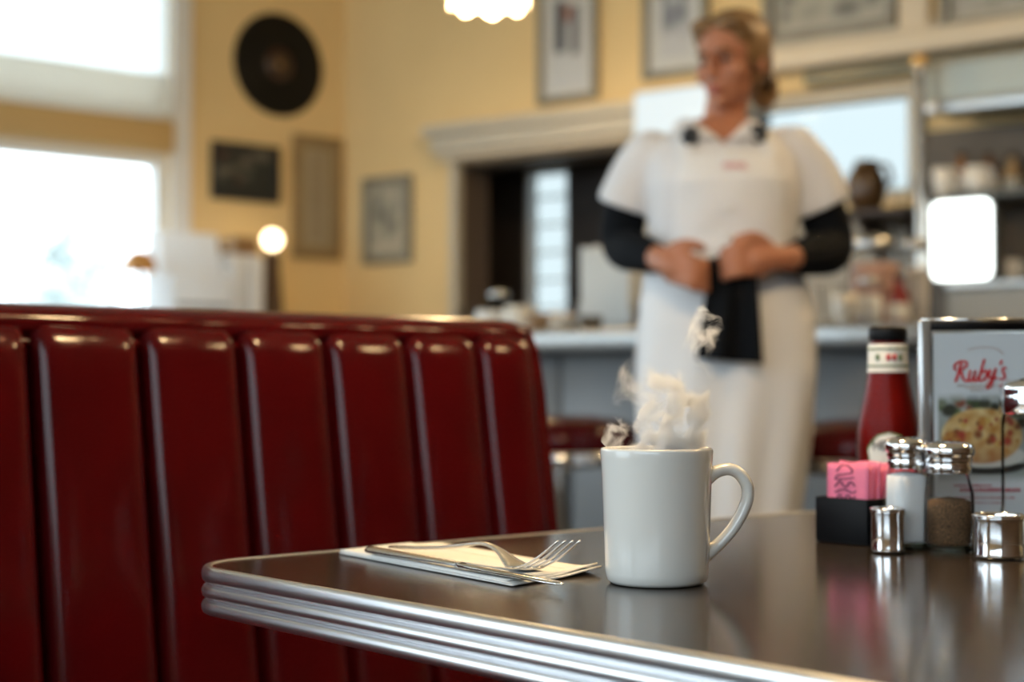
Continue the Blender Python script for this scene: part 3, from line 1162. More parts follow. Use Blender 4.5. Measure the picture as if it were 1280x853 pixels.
keyst = [(.0195, .028), (.0200, .040), (.0215, .072), (.0225, .0785), (.0235, .0795), (.0235, .083), (.020, .087), (.016, .0925), (.011, .0965), (.005, .0985), (.0005, .099)]
ml = curved_label(keyst, .0320, 'main_label', M_GREEN, kt)
curved_label([(x - .0017, z - (.0016 if z > .03 else -.0016)) for x, z in keyst[:-1]] + [(.0001, .0974)], .0323, 'label_panel', M_LABEL, ml)
text_mesh('HEINZ', .0135, 'lettering', M_BLACK, kt, (0, -.0330, .0852), bend_r=.0330, sx=.86)
text_mesh('TOMATO', .0050, 'lettering', M_GREEN, kt, (0, -.0327, .066), bend_r=.0327)
text_mesh('KETCHUP', .0058, 'lettering', mat('label_red', (.5, .05, .05), .5), kt, (0, -.0327, .056), bend_r=.0327)

# table-tent menu in a clear stand
MEN_W, MEN_H = .1155, .2075
mp = ground_at(1148, 1.490, TZ) + _r * (MEN_W / 2)
men = thing('menu_stand', 'clear table menu stand with a printed card and dark top bar', 'menu', mp, FACE)
M_ACR = glass('acrylic', (.97, .98, .98), .10, .03)
M_DCH = mat('dark_chrome', (.30, .31, .32), .18, 1.0)
MB().rbox(-MEN_W / 2, MEN_W / 2, -.020, .022, 0, .004, .0015, 2).build('foot', M_ACR, men)
for sx_ in (-1, 1):
    x_ = sx_ * (MEN_W / 2 - .0058)
    MB().rbox(x_ - .0058, x_ + .0058, -.006, .006, .004, MEN_H, .002, 2).build('side_rail', mat('grey_acrylic_edge', (.34, .35, .36), .15, .6), men)
MB().rbox(-MEN_W / 2 + .0095, MEN_W / 2 - .0095, -.0055, .0055, MEN_H - .0098, MEN_H - .0015, .001, 1).build('top_bar', M_BLACK, men)
MB().tube([(-MEN_W / 2 + .002, -.003, MEN_H + .0003), (MEN_W / 2 - .002, -.003, MEN_H + .0003)], .0016, 8).build('top_rim', M_CHROME, men)
MB().box(-MEN_W / 2 + .010, MEN_W / 2 - .010, -.0040, -.0030, .004, MEN_H - .008).build('front_sheet', M_ACR, men)
MB().box(-MEN_W / 2 + .010, MEN_W / 2 - .010, .0030, .0040, .004, MEN_H - .008).build('rear_sheet', M_ACR, men)
CWD, CHT = .0880, .188
rn_ = random.Random(11)
specks = [(rn_.uniform(.08, .92), rn_.uniform(.30, .72), rn_.uniform(.03, .075), rn_.choice([(.50, .06, .03), (.62, .26, .05), (.75, .45, .12), (.30, .08, .02)])) for _ in range(46)]
greens = [(rn_.uniform(0, 1), rn_.uniform(.62, 1.0), rn_.uniform(.05, .10), rn_.choice([(.06, .10, .03), (.12, .17, .06), (.25, .27, .18), (.05, .05, .03), (.30, .08, .04)])) for _ in range(40)]


def card_col(a, b):
    """the printed card: white ground with a dish of food in the middle"""
    white = (.90, .91, .94)
    lo, hi = .245, .70
    if not (lo < b < hi and .045 < a < .99):
        return white
    x, y = (a - .045) / .945, (b - lo) / (hi - lo)
    fade = min(1, (1 - y) / .10)
    c = mixc((.40, .42, .40), (.62, .64, .62), (y - .6) * 2)
    for gx, gy, gr, gc in greens:
        d = ((x - gx) ** 2 + ((y - gy) * 1.1) ** 2) ** .5
        c = mixc(c, gc, (1 - d / gr) * 2)
    # plate
    d = (((x - .55) / .50) ** 2 + ((y - .22) / .13) ** 2) ** .5
    c = mixc(c, (.03, .025, .02), (1.06 - d) * 6 if y < .22 else 0)
    d = (((x - .53) / .50) ** 2 + ((y - .30) / .14) ** 2) ** .5
    c = mixc(c, (.74, .70, .64), (1.0 - d) * 9)
    d = (((x - .50) / .47) ** 2 + ((y - .52) / .31) ** 2) ** .5
    if d < 1.05:
        f_ = mixc((.66, .30, .07), (.95, .72, .34), .5 + .9 * noise.noise(Vector((x * 9, y * 9, 0))))
        f_ = mixc(f_, (.38, .09, .03), max(0, .52 - y) * 2.2)
        for gx, gy, gr, gc in specks:
            dd = ((x - gx) ** 2 + (y - gy) ** 2) ** .5
            f_ = mixc(f_, gc, (1 - dd / gr) * 1.6)
        c = mixc(c, f_, (1.03 - d) * 12)
    if y < .10:
        c = mixc(white, c, y / .10)
    return mixc(white, c, fade)


card = print_grid('menu_card', CWD, CHT, 70, 150, card_col, men, -.0020)
card.location.z = .007
M_RED = mat('script_red', (.50, .015, .02), .5)
# "Ruby's" in brush script, drawn on a unit of one x-height
RB = [[(.02, .98), (-.10, 1.10), (-.16, 1.36), (.05, 1.62), (.45, 1.74), (.82, 1.62), (.86, 1.34), (.62, 1.12), (.34, 1.02)],
      [(.40, 1.66), (.32, 1.2), (.20, .60), (.04, .02)],
      [(.34, 1.02), (.52, .62), (.72, .22), (.92, .02), (1.08, .10)],
      [(1.22, .94), (1.14, .50), (1.14, .12), (1.32, .02), (1.52, .34), (1.66, .90)],
      [(1.66, .90), (1.58, .40), (1.62, .06), (1.80, .04), (1.98, .40)],
      [(2.30, 1.80), (2.18, 1.2), (2.04, .50), (2.02, .10), (2.24, .0), (2.52, .20), (2.62, .62), (2.46, .88), (2.22, .66)],
      [(2.86, .94), (2.80, .46), (2.92, .14), (3.12, .30), (3.30, .92)],
      [(3.34, 1.0), (3.22, .30), (3.04, -.42), (2.82, -.66), (2.76, -.40), (3.10, .0), (3.52, .22)],
      [(3.74, 1.66), (3.72, 1.44), (3.62, 1.28)],
      [(4.22, .92), (4.02, 1.00), (3.90, .78), (4.06, .48), (4.12, .18), (3.92, .02), (3.68, .12)]]
sc_ = .0114
off = (-.0245, CHT * .79)
strokes(MB(), [[((x + .10 * z) * sc_ * 1.0 + off[0], z * sc_ + off[1] + x * .0006) for x, z in ln] for ln in RB], .0018, -.0046, 8).build('script_lettering', M_RED, men).location.z = .0
M_GOLD = mat('fine_grey_ink', (.42, .40, .38), .6)
strokes(MB(), [[(-.012, CHT * .985 - .006), (0, CHT * .985 - .0035), (.014, CHT * .985 - .0045), (.022, CHT * .985 - .010)], ], .0007, -.0046, 6).build('flourish', mat('flourish_ink', (.45, .30, .26), .6), men)
strokes(MB(), [[(-.015, CHT * .765), (0, CHT * .758), (.012, CHT * .768)]], .0007, -.0046, 6).build('underline', mat('flourish_ink', (.45, .30, .26), .6), men)
ln_ = MB()
rn_ = random.Random(2)
for z0_, x0_, x1_, hh, gap in ((.1445, -.022, .020, .0016, .0032), (.1400, -.010, .006, .0010, .0022)):
    x = x0_
    while x < x1_:
        w__ = rn_.uniform(.4, .8) * gap
        ln_.add([(x, -.0046, z0_), (x + w__, -.0046, z0_), (x + w__, -.0046, z0_ + hh), (x, -.0046, z0_ + hh)], [(0, 1, 2, 3)])
        x += gap
ln_.build('small_print', M_GOLD, men)
lr_ = MB()
for z0_, x0_, x1_, hh, gap in ((.0450, -.020, .034, .0032, .0036), (.0500, -.026, .010, .0016, .0026), (.0385, -.026, .030, .0014, .0024), (.0340, -.020, .020, .0010, .0024)):
    x = x0_
    while x < x1_:
        w__ = rn_.uniform(.5, .85) * gap
        lr_.add([(x, -.0046, z0_), (x + w__, -.0046, z0_), (x + w__, -.0046, z0_ + hh * rn_.uniform(.7, 1.1)), (x, -.0046, z0_ + hh)], [(0, 1, 2, 3)])
        x += gap
lr_.build('red_print', mat('dim_red_ink', (.42, .06, .10), .6), men)

# ================================================================== WALL DECORATION
def framed(name, label, loc, rz, w, h, fn, fmat, fw__=.03, mat_w=.0, nx=24, ny=30, matc=(.7, .67, .6), dep=.025):
    """picture: moulded frame, backing, optional paper mount, print and glass; local -y looks into the room"""
    t = thing(name, label, 'picture', loc, rz)
    fr = MB()
    for a, b, c, d in ((-w / 2, w / 2, 0, fw__), (-w / 2, w / 2, h - fw__, h), (-w / 2, -w / 2 + fw__, fw__, h - fw__), (w / 2 - fw__, w / 2, fw__, h - fw__)):
        fr.rbox(a, b, -dep, -.001, c, d, .005, 2)
    fr.build('frame', fmat, t)
    MB().box(-w / 2 + .01, w / 2 - .01, -.008, -.001, .01, h - .01).build('backing', M_DARKWOOD, t)
    iw, ih = w - 2 * fw__, h - 2 * fw__
    if mat_w:
        MB().box(-iw / 2, iw / 2, -.011, -.008, fw__, h - fw__).build('mount', mat('mount_' + name + str(round(matc[0], 2)), matc, .8), t)
    g = print_grid('print', iw - 2 * mat_w, ih - 2 * mat_w, nx, ny, fn, t, -.0125)
    g.location.z = fw__ + mat_w
    MB().box(-iw / 2, iw / 2, -.017, -.0155, fw__, h - fw__).build('glazing', glass('picture_glass', (1, 1, 1), .06), t)
    return t


def blots(seed, base, cols, n_, r0, r1, y0=0, y1=1):
    rd = random.Random(seed)
    bl_ = [(rd.random(), rd.uniform(y0, y1), rd.uniform(r0, r1), rd.choice(cols)) for _ in range(n_)]

    def fn_(a, b):
        c = base
        for x, y, r_, q in bl_:
            d = ((a - x) ** 2 + (b - y) ** 2) ** .5
            c = mixc(c, q, (1 - d / r_) * 1.8)
        return c
    return fn_


# big dark record on the left wall
rec_c = Vector((3.648, LW - .001, 2.292))
rec = thing('wall_record', 'large black record hung on the yellow wall', 'record', rec_c)
rp = [(0, 0)]
rp_ = MB()


def disc(prof_, m, nm, par):
    """lathe about the y axis (thing hangs flat on the wall)"""
    q = MB().lathe(prof_, 64)
    q.v = [(x, -z, y) for x, y, z in q.v]
    return q.build(nm, m, par)


grv = [(0, .001), (.225, .001), (.2255, .004), (.222, .008)]
for k in range(24):
    r_ = .214 - k * .0056
    grv += [(r_, .0078), (r_ - .002, .0066), (r_ - .0038, .0078)]
grv += [(.075, .0075), (0, .0075)]
disc(grv, mat('black_vinyl_record', (.005, .0045, .004), .4, spec=.2), 'record_disc', rec)
disc([(.07, .0074), (.07, .0092), (.012, .0094), (.0, .0094)], mat('brown_label', (.055, .025, .012), .5), 'centre_label', rec)
disc([(.012, .0094), (.011, .016), (0, .018)], mat('brass_boss', (.45, .28, .10), .4, .8), 'boss', rec)

# dark group photograph, tall pale frame
M_FDARK = mat('black_frame', (.012, .012, .013), .4)
M_FTAN = mat('tan_frame', (.30, .20, .09), .45, nz=(12, .2))
M_FGREY = mat('grey_frame', (.25, .235, .19), .4, nz=(14, .15))
framed('framed_photo', 'dark framed photograph of a seated group below the black record', (3.482, LW, 1.685), 0, .335, .245,
       blots(8, (.018, .022, .022), [(.10, .11, .09), (.16, .15, .12), (.05, .05, .05), (.09, .03, .02)], 16, .05, .13, .3, .95), M_FDARK, .022)


def tallcol(a, b):
    c = (.42, .35, .24)
    if .2 < a < .8 and .06 < b < .94 and int(b * 46) % 2 and noise.noise(Vector((a * 14, int(b * 46), 0))) > -.15:
        c = (.30, .23, .15)
    return c


framed('framed_certificate', 'tall tan frame around a pale printed certificate by the corner', (3.842, LW, 1.455), 0, .255, .545, tallcol, M_FTAN, .026, .032, 16, 48, (.36, .27, .14))
# pictures on the back wall


def back_frame(name, label, x0, y0, x1, y1, fn, fm, fw__, mw, matc=(.7, .67, .6), top=None, dep=.03):
    s0, zb = B(x0, y1)
    s1, _ = B(x1, y1)
    zt = top if top else B(x0, y0)[1]
    zb = (B(x0, y1)[1] + B(x1, y1 - (x1 - x0) * .13)[1]) / 2
    return framed(name, label, BP((s0 + s1) / 2, 0, zb), B_ROT, s1 - s0, zt - zb, fn, fm, fw__, mw, matc=matc, dep=dep)


back_frame('framed_sketch', 'grey framed sketch on the yellow wall beside the pass-through', 457, 224, 517, 333,
           blots(21, (.50, .46, .36), [(.20, .20, .17), (.28, .27, .22), (.36, .34, .28)], 20, .06, .2, .1, .9), M_FGREY, .03, .02, (.42, .38, .29))


def twofig(a, b):
    c = mixc((.62, .64, .66), (.55, .54, .50), b)
    d = abs(a - .28) / .16
    if .36 < b < .86:
        c = mixc(c, (.05, .05, .06), (1 - d) * 5)
    d = abs(a - .70) / .13
    if .33 < b < .80:
        c = mixc(c, (.13, .12, .13), (1 - d) * 4)
    d = ((a - .50) ** 2 + ((b - .72) * 1.2) ** 2) ** .5
    return mixc(c, (.36, .16, .10), (1 - d / .14) * 2)


back_frame('framed_photo', 'framed photograph of two dark figures above the pass-through beam', 675, -30, 750, 133, twofig, M_FGREY, .028, .03, (.68, .68, .66))
back_frame('framed_photo', 'pale framed photograph on the wall just left of the waitress', 806, -40, 888, 102,
           blots(31, (.55, .57, .60), [(.16, .18, .22), (.25, .27, .32), (.45, .47, .5)], 12, .08, .28, .3, 1), M_FGREY, .028, .05, (.62, .64, .64))
back_frame('framed_landscape', 'wide framed landscape print standing on the cream ledge', 958, -70, 1124, 58,
           blots(41, (.45, .43, .36), [(.25, .25, .22), (.34, .33, .27), (.18, .18, .16)], 22, .06, .2), M_FGREY, .035, .03, (.48, .46, .40), dep=.04)
back_frame('framed_landscape', 'wide framed print on the ledge past the cream mullion', 1178, -70, 1330, 42,
           blots(43, (.47, .45, .40), [(.12, .11, .11), (.34, .33, .27), (.2, .19, .17)], 16, .06, .2), M_FGREY, .035, .03, (.5, .48, .42), dep=.04)

# ================================================================== COUNTER AND BAR
CN = 1.85                              # front edge of the counter, metres before the back wall
CT = 1.045
cs0, cs1 = 1.75, 5.4
ctr = thing('lunch_counter', 'long grey lunch counter with a thick steel-edged top', 'counter', BP(cs0, CN, 0), B_ROT)
CLn = cs1 - cs0
MB().rbox(0, CLn, 0, .62, CT - .052, CT, .012, 2).build('counter_top', mat('counter_steel', (.42, .43, .43), .35, .75, bump=(50, .05)), ctr)
for k in range(6):
    a = .02 + (CLn - .04) * k / 6
    MB().rbox(a + .004, a + (CLn - .04) / 6 - .004, .13, .16, .12, CT - .053, .004, 1).build('front_panel', M_GREYPANEL, ctr)
MB().box(.02, CLn - .02, .16, .60, .10, CT - .053).build('body', M_GREYPANEL, ctr)
MB().box(.02, CLn - .02, .18, .60, 0, .10).build('kick_plinth', M_BLACK, ctr)
MB().tube([(.05, .02, .2), (CLn - .05, .02, .2)], .02, 10).build('foot_rail', M_CHROME, ctr)
for k in range(5):
    a = .3 + k * .76
    MB().tube([(a, .02, .2), (a, .135, .2)], .012, 8).build('rail_bracket', M_CHROME, ctr)

# back bar cabinet against the wall
bb = thing('back_bar', 'steel back bar cabinet under the shelves behind the counter', 'cabinet', BP(.95, .555, 0), B_ROT)
BBL = 3.9
MB().rbox(0, BBL, 0, .55, .90, .95, .008, 2).build('bar_top', M_STEEL, bb)
for k in range(6):
    a = BBL / 6 * k
    MB().rbox(a + .005, a + BBL / 6 - .005, .03, .05, .1, .89, .004, 1).build('door', M_GREYPANEL, bb)
    MB().rbox(a + .06, a + .075, .012, .03, .55, .75, .004, 1).build('handle', M_CHROME, bb)
MB().box(0, BBL, .05, .55, 0, .90).build('body', M_GREYPANEL, bb)

# hood canopy over the right half of the bar
hs0, hs1 = B(955, 110, .35)[0], 4.6
hz0, hz1 = 1.80, 1.93
hood = thing('steel_canopy', 'stainless steel canopy over the glass shelves of the bar', 'canopy', BP(hs0, 0, 0), B_ROT)
hl = hs1 - hs0
split = B(1150, 110, .35)[0] - hs0
hb_ = MB()
hb_.add([(split, -.35, hz0), (hl, -.35, hz0), (hl, -.35, hz1), (split, -.35, hz1), (split, -.04, 2.03), (hl, -.04, 2.03), (split, -.04, hz0), (hl, -.04, hz0)],
        [(0, 1, 2, 3), (3, 2, 5, 4), (0, 3, 4, 6), (1, 7, 5, 2), (6, 7, 1, 0), (4, 5, 7, 6)])
hb_.build('canopy_shell', mat('canopy_steel', (.40, .41, .36), .4, .6), hood)
MB().rbox(split, hl, -.37, -.34, hz0 - .03, hz0 + .012, .006, 2).build('drip_edge', M_STEEL, hood)
MB().rbox(0, split, -.05, -.001, 1.975, 2.033, .01, 2).build('canopy_wing', mat('canopy_olive', (.20, .18, .12), .45, .4), hood)

# chrome post with a brass cap
ps, _ = B(1150, 120, .42)
post = thing('bar_post', 'slim chrome post with a brass cap at the bar shelves', 'post', BP(ps, .42, .95), B_ROT)
zc = B(1150, 72, .42)[1] - .95
MB().lathe([(0, 0), (.035, 0), (.036, .008), (.022, .016), (.017, .03), (.017, zc - .05), (.022, zc - .045), (.022, zc - .03), (0, zc - .03)], 20).build('pole', mat('post_metal', (.62, .60, .56), .25, .8), post)
MB().lathe([(.022, zc - .03), (.026, zc - .02), (.026, zc), (.02, zc + .012), (0, zc + .014)], 20).build('brass_cap', mat('brass', (.62, .40, .16), .3, .9), post)

# shelves: dark one left of the post (against the added window), rack right of it
s0, zsh = B(1046, 266, .25)
s1, _ = B(1143, 266, .25)
sh1 = thing('wall_shelf', 'dark shelf under the added bar window holding a brown jug', 'shelf', BP((s0 + s1) / 2, 0, zsh), B_ROT)
wsh = s1 - s0
MB().rbox(-wsh / 2, wsh / 2, -.30, -.001, -.022, 0, .004, 2).build('board', M_DARKWOOD, sh1)
for x_ in (-wsh / 2 + .06, wsh / 2 - .06):
    MB().add([(x_ - .008, -.02, -.02), (x_ - .008, -.22, -.02), (x_ - .008, -.02, -.16), (x_ + .008, -.02, -.02), (x_ + .008, -.22, -.02), (x_ + .008, -.02, -.16)],
             [(0, 1, 2), (5, 4, 3), (0, 3, 4, 1), (1, 4, 5, 2), (2, 5, 3, 0)]).build('bracket', M_DARKWOOD, sh1)

rk0 = ps + .07
RKL = 1.5
rack = thing('glass_rack', 'dark open bar rack with two shelves right of the chrome post', 'rack', BP(rk0, .40, .95), B_ROT)
za = B(1200, 240, .40)[1] - .95
zb = B(1200, 352, .40)[1] - .95
MB().box(-.2, RKL, .34, .36, 0, hz0 - .95 - .035).build('rear_panel', mat('rack_back', (.10, .075, .05), .5, nz=(5, .3)), rack)
MB().rbox(0, RKL, 0, .34, za - .022, za, .004, 2).build('board', mat('rack_board', (.10, .10, .09), .4, .5), rack)
MB().rbox(0, RKL, 0, .34, zb - .022, zb, .004, 2).build('board', M_STEEL, rack)
MB().box(0, RKL, .02, .04, 0.001, zb - .022).build('front_panel', mat('rack_front', (.26, .23, .19), .45, .5), rack)
for x_ in (RKL * .5, RKL - .01):
    MB().box(x_ - .01, x_ + .01, .02, .34, 0.001, hz0 - .95 - .035).build('upright', M_STEEL, rack)

# glowing white display on the rack
sa, zt_ = B(1164, 243, .39)
sb, zb_ = B(1239, 343, .39)
dz = .95 + zb
scr = thing('lit_display', 'glowing white display panel with rounded corners on the bar rack', 'display', BP((sa + sb) / 2, .385, dz), B_ROT)
sw, shh = sb - sa, zt_ - dz


def rrect(w, h, r, z0_, n_=8):
    p = []
    for cx, cz_, a0 in ((w / 2 - r, z0_ + h - r, 0), (-w / 2 + r, z0_ + h - r, 90), (-w / 2 + r, z0_ + r, 180), (w / 2 - r, z0_ + r, 270)):
        for k in range(n_ + 1):
            a = R(a0 + 90 * k / n_)
            p.append((cx + r * math.cos(a), cz_ + r * math.sin(a)))
    return p


MB().prism(rrect(sw + .02, shh - .022, .03, .0), 0, .10).build('housing', mat('display_housing', (.12, .12, .11), .4), scr)
MB().prism(rrect(sw, shh - .035, .025, .008), -.004, 0).build('light_panel', mat('display_glow', (.9, .95, .95), .4, emis=(.92, 1, .98), estr=3.0), scr)

# added glowing panel for the bright reflection at the end of the header beam
sa, zt_ = B(795, 116, .13)
sb, zb_ = B(905, 180, .13)
zb_ = B(795, 182, .13)[1]
brd = thing('added_glow_panel', 'glowing panel added for the bright reflection behind the waitress shoulder', 'glow panel', BP((sa + sb) / 2, .155, zb_), B_ROT)
MB().rbox(-(sb - sa) / 2, (sb - sa) / 2, .0, .06, 0, zt_ - zb_, .012, 2).build('board_housing', mat('board_housing', (.5, .52, .52), .4), brd)
MB().prism(rrect(sb - sa - .02, zt_ - zb_ - .02, .012, .01), -.003, 0).build('light_panel', mat('board_glow', (.3, .34, .36), .4, emis=(.72, .86, .95), estr=.5), brd)
MB().box(-.03, .03, .06, .154, .04, .12).build('wall_bracket', M_STEEL, brd)


# ------------------------------------------------------------------ crockery makers
def tumbler(label, loc, r, h, group=None, tint=None):
    t = thing('drinking_glass', label, 'glass', loc, 0, group)
    MB().lathe([(0, .004), (r * .75, .0), (r * .82, .003), (r, h), (r * .95, h), (r * .78, .012), (0, .010)], 24).build('glass_wall', M_GLASS if tint is None else glass('tint_glass', tint, .15), t)
    MB().lathe([(0, .0012), (r * .76, .0012), (r * .78, .009), (0, .0092)], 24).build('thick_base', glass('foot_glass', (.55, .62, .58), .3), t)
    return t


def cup(label, loc, r, h, group=None, m=None):
    t = thing('coffee_cup', label, 'cup', loc, random.Random(label).uniform(-.6, .2) + B_ROT, group)
    m = m or M_CREAMCUP
    MB().lathe([(0, .002), (r * .6, 0), (r * .66, .003), (r * .92, h * .45), (r, h), (r * .94, h), (r * .86, h * .45), (r * .5, .008), (0, .007)], 28).build('cup_body', m, t)
    MB().tube(spline([(r * .92, 0, h * .85), (r * 1.45, 0, h * .8), (r * 1.4, 0, h * .4), (r * .86, 0, h * .3)], 5), .005, 8).build('cup_handle', m, t)
    return t


def jar(name, label, loc, r, h, content, cm, lid=M_STEEL, fill=.8, cat='jar'):
    t = thing(name, label, cat, loc, B_ROT)
    MB().lathe([(0, .003), (r * .9, 0), (r, .008), (r, h * .78), (r * .82, h * .88), (r * .78, h * .9)], 28).build('glass_jar', M_GLASS, t)
    rd = random.Random(label)
    c = MB()
    if content == 'candy':
        zz = r * .22
        while zz < h * fill * .85:
            for k in range(11):
                a = k * 2 * PI / 11 + zz * 90
                c.ball((r * .74 * math.cos(a), r * .74 * math.sin(a), zz + .003 * rd.random()), r * .2, 8)
            for k in range(5):
                a = k * 2 * PI / 5 + zz * 50
                c.ball((r * .36 * math.cos(a), r * .36 * math.sin(a), zz), r * .2, 8)
            zz += r * .36
        o = c.build('contents', cm, t)
        o['kind'] = 'stuff'
    else:
        c.lathe([(0, .006), (r * .86, .008), (r * .9, .02), (r * .9, h * fill * .75), (r * .5, h * fill * .78), (0, h * fill * .8)], 24).build('contents', cm, t)
    MB().lathe([(r * .8, h * .88), (r * .86, h * .9), (r * .86, h * .98), (r * .7, h), (r * .15, h * 1.0), (r * .15, h * 1.04), (0, h * 1.05)], 28).build('lid', lid, t)
    return t


def bottle(name, label, loc, r, h, m, capm):
    t = thing(name, label, 'bottle', loc, B_ROT)
    MB().lathe([(0, .002), (r * .9, 0), (r, .006), (r, h * .5), (r * .9, h * .6), (r * .42, h * .75), (r * .36, h * .9)], 24).build('bottle_body', m, t)
    MB().lathe([(r * .42, h * .89), (r * .45, h * .9), (r * .42, h * .99), (0, h)], 20).build('bottle_cap', capm, t)
    MB().lathe([(r * 1.01, h * .12), (r * 1.02, h * .13), (r * 1.02, h * .42), (r * 1.01, h * .43)], 24).build('bottle_label', M_LABEL, t)
    return t


def on_counter(px, n_, z=CT):
    s_, _ = B(px, 410, n_)
    return BP(s_, n_, z)


# things on the counter, between the booth and the waitress
tumbler('short clear glass at the end of the counter cups', on_counter(588, 1.55), .034, .085)
cup('white cup on the counter beside the short glass', on_counter(611, 1.55), .040, .075, m=M_CERAMIC)
jar('cutlery_jar', 'clear jar with pale contents among the counter cups', on_counter(624, 1.40), .036, .14, 'solid', M_CREAMCUP, M_STEEL, .6)
cup('cream cup on the counter under the dark pass-through', on_counter(648, 1.56), .042, .085)
cup('brown cup on the counter before the kitchen window', on_counter(672, 1.68), .036, .055, m=mat('brown_china', (.25, .14, .06), .3))
bowl_p = on_counter(702, 1.50)
bw = thing('cream_bowl', 'wide cream bowl of bread rolls on the counter', 'bowl', bowl_p, B_ROT)
MB().lathe([(0, .003), (.030, 0), (.032, .004), (.050, .03), (.058, .052), (.055, .053), (.046, .03), (.025, .01), (0, .009)], 32).build('bowl_body', M_CREAMCUP, bw)
for k in range(5):
    a = k * 1.256
    rl = MB().ball((.027 * math.cos(a), .027 * math.sin(a), .052), (.0155, .0155, .015), 12).build('bread_roll', mat('bread_crust', (.55, .36, .20), .7, nz=(40, .2)), None, bowl_p, B_ROT)
    tag(rl, 'round bread roll in the cream counter bowl', 'bread roll', 'bread rolls in the cream bowl')
cup('low dark saucer cup on the counter by the upright menus', on_counter(738, 1.75), .034, .040, m=mat('dark_china', (.09, .06, .03), .3))
# white menus standing upright in a rack
mr = thing('menu_rack', 'low steel rack holding white menus on the counter', 'rack', on_counter(769, 1.50), B_ROT)
MB().rbox(-.085, .085, -.06, .06, 0, .008, .003, 2).build('rack_base', M_STEEL, mr)
for x_ in (-.082, .082):
    MB().rbox(x_ - .003, x_ + .003, -.06, .06, .008, .09, .002, 1).build('rack_cheek', M_STEEL, mr)
rd = random.Random(9)
for k in range(12):
    lp = -.074 + k * .0134
    m1 = MB().rbox(-.0055, .0055, -.055, .055, 0, .235 + rd.uniform(-.006, .008) - .0012 * k, .0012, 1).build('menu_booklet', mat('menu_white', (.70, .70, .67), .6), None, BP(0, 0, 0), B_ROT)
    p = on_counter(769, 1.50, CT + .0085)
    m1.location = p + _bs * lp
    tag(m1, 'white menu booklet standing upright in the counter rack', 'menu', 'white menus in the counter rack')

# things on the counter, right of the waitress
M_CANDY = mat('peach_candy', (.66, .40, .30), .35, nz=(30, .35))
M_CANDY2 = mat('white_mints', (.74, .70, .66), .35, nz=(30, .12))
M_REDC = mat('dark_red_sauce', (.20, .012, .010), .3)
jar('candy_jar', 'large glass jar of peach candies on the counter beside the waitress', on_counter(1094, 1.40), .066, .235, 'candy', M_CANDY)
jar('mint_jar', 'glass jar of white mints on the counter near the red bottle', on_counter(1146, 1.30), .034, .235, 'candy', M_CANDY2)
bottle('sauce_bottle', 'dark red sauce bottle between the counter jars', on_counter(1124, 1.62), .026, .125, M_REDC, M_BLACK)
tumbler('tall clear glass on the counter beside the waitress hip', on_counter(1040, 1.66), .030, .10)
jar('sugar_jar', 'white filled sugar jar before the peach candies', on_counter(1088, 1.68), .030, .115, 'solid', M_SALT)
cup('cream cup on the counter before the peach candy jar', on_counter(1057, 1.74), .032, .075)

# jug and glass on the dark shelf
jg = thing('brown_jug', 'round dark brown ceramic jug on the wall shelf', 'jug', BP(B(1083, 260, .22)[0], .22, zsh), B_ROT)
M_JUG = mat('brown_glaze', (.065, .032, .010), .3, nz=(8, .2))
MB().lathe([(0, .002), (.04, 0), (.05, .006), (.064, .05), (.068, .09), (.060, .125), (.044, .15), (.036, .163), (.038, .172), (.033, .172), (.03, .16), (0, .15)], 32).build('jug_body', M_JUG, jg)
MB().tube(spline([(.04, 0, .155), (.075, 0, .15), (.088, 0, .11), (.064, 0, .07)], 5), .008, 8).build('jug_handle', M_JUG, jg)
tumbler('clear stemless glass beside the brown jug', BP(B(1129, 260, .22)[0], .22, zsh), .034, .10)

# glasses on the upper rack board, bowl below
sb_z = .95 + za
cup('white mug on the rack next to the chrome post', BP(B(1181, 230, .25)[0], .25, sb_z), .040, .10, m=M_CERAMIC)  # white mug put in for a bright highlight on a glass
cup('white mug on the rack above the lit display', BP(B(1222, 230, .25)[0], .25, sb_z), .042, .095, m=M_CERAMIC)  # likewise put in for the second bright glass highlight
tumbler('short clear glass on the rack past the lit display', BP(B(1262, 230, .25)[0], .25, sb_z), .032, .11)
tumbler('last short clear glass along the rack board', BP(B(1296, 230, .25)[0], .25, sb_z), .036, .11)
for k, px in enumerate((1202, 1236, 1266)):
    bottle('syrup_bottle', ['amber syrup bottle behind the rack glasses nearest the chrome post', 'brown syrup bottle behind the wide rack glass', 'tan syrup bottle behind the short rack glasses'][k], BP(B(px, 230, .13)[0], .13, sb_z), .030, .17 - .01 * k, [mat('amber_syrup', (.30, .13, .04), .2), mat('brown_syrup', (.16, .07, .03), .2), mat('tan_syrup', (.42, .27, .13), .3)][k], M_BLACK)
cup('pale cup on the lower rack board beside the lit display', BP(B(1262, 340, .22)[0], .22, .95 + zb), .036, .075, m=M_CERAMIC)

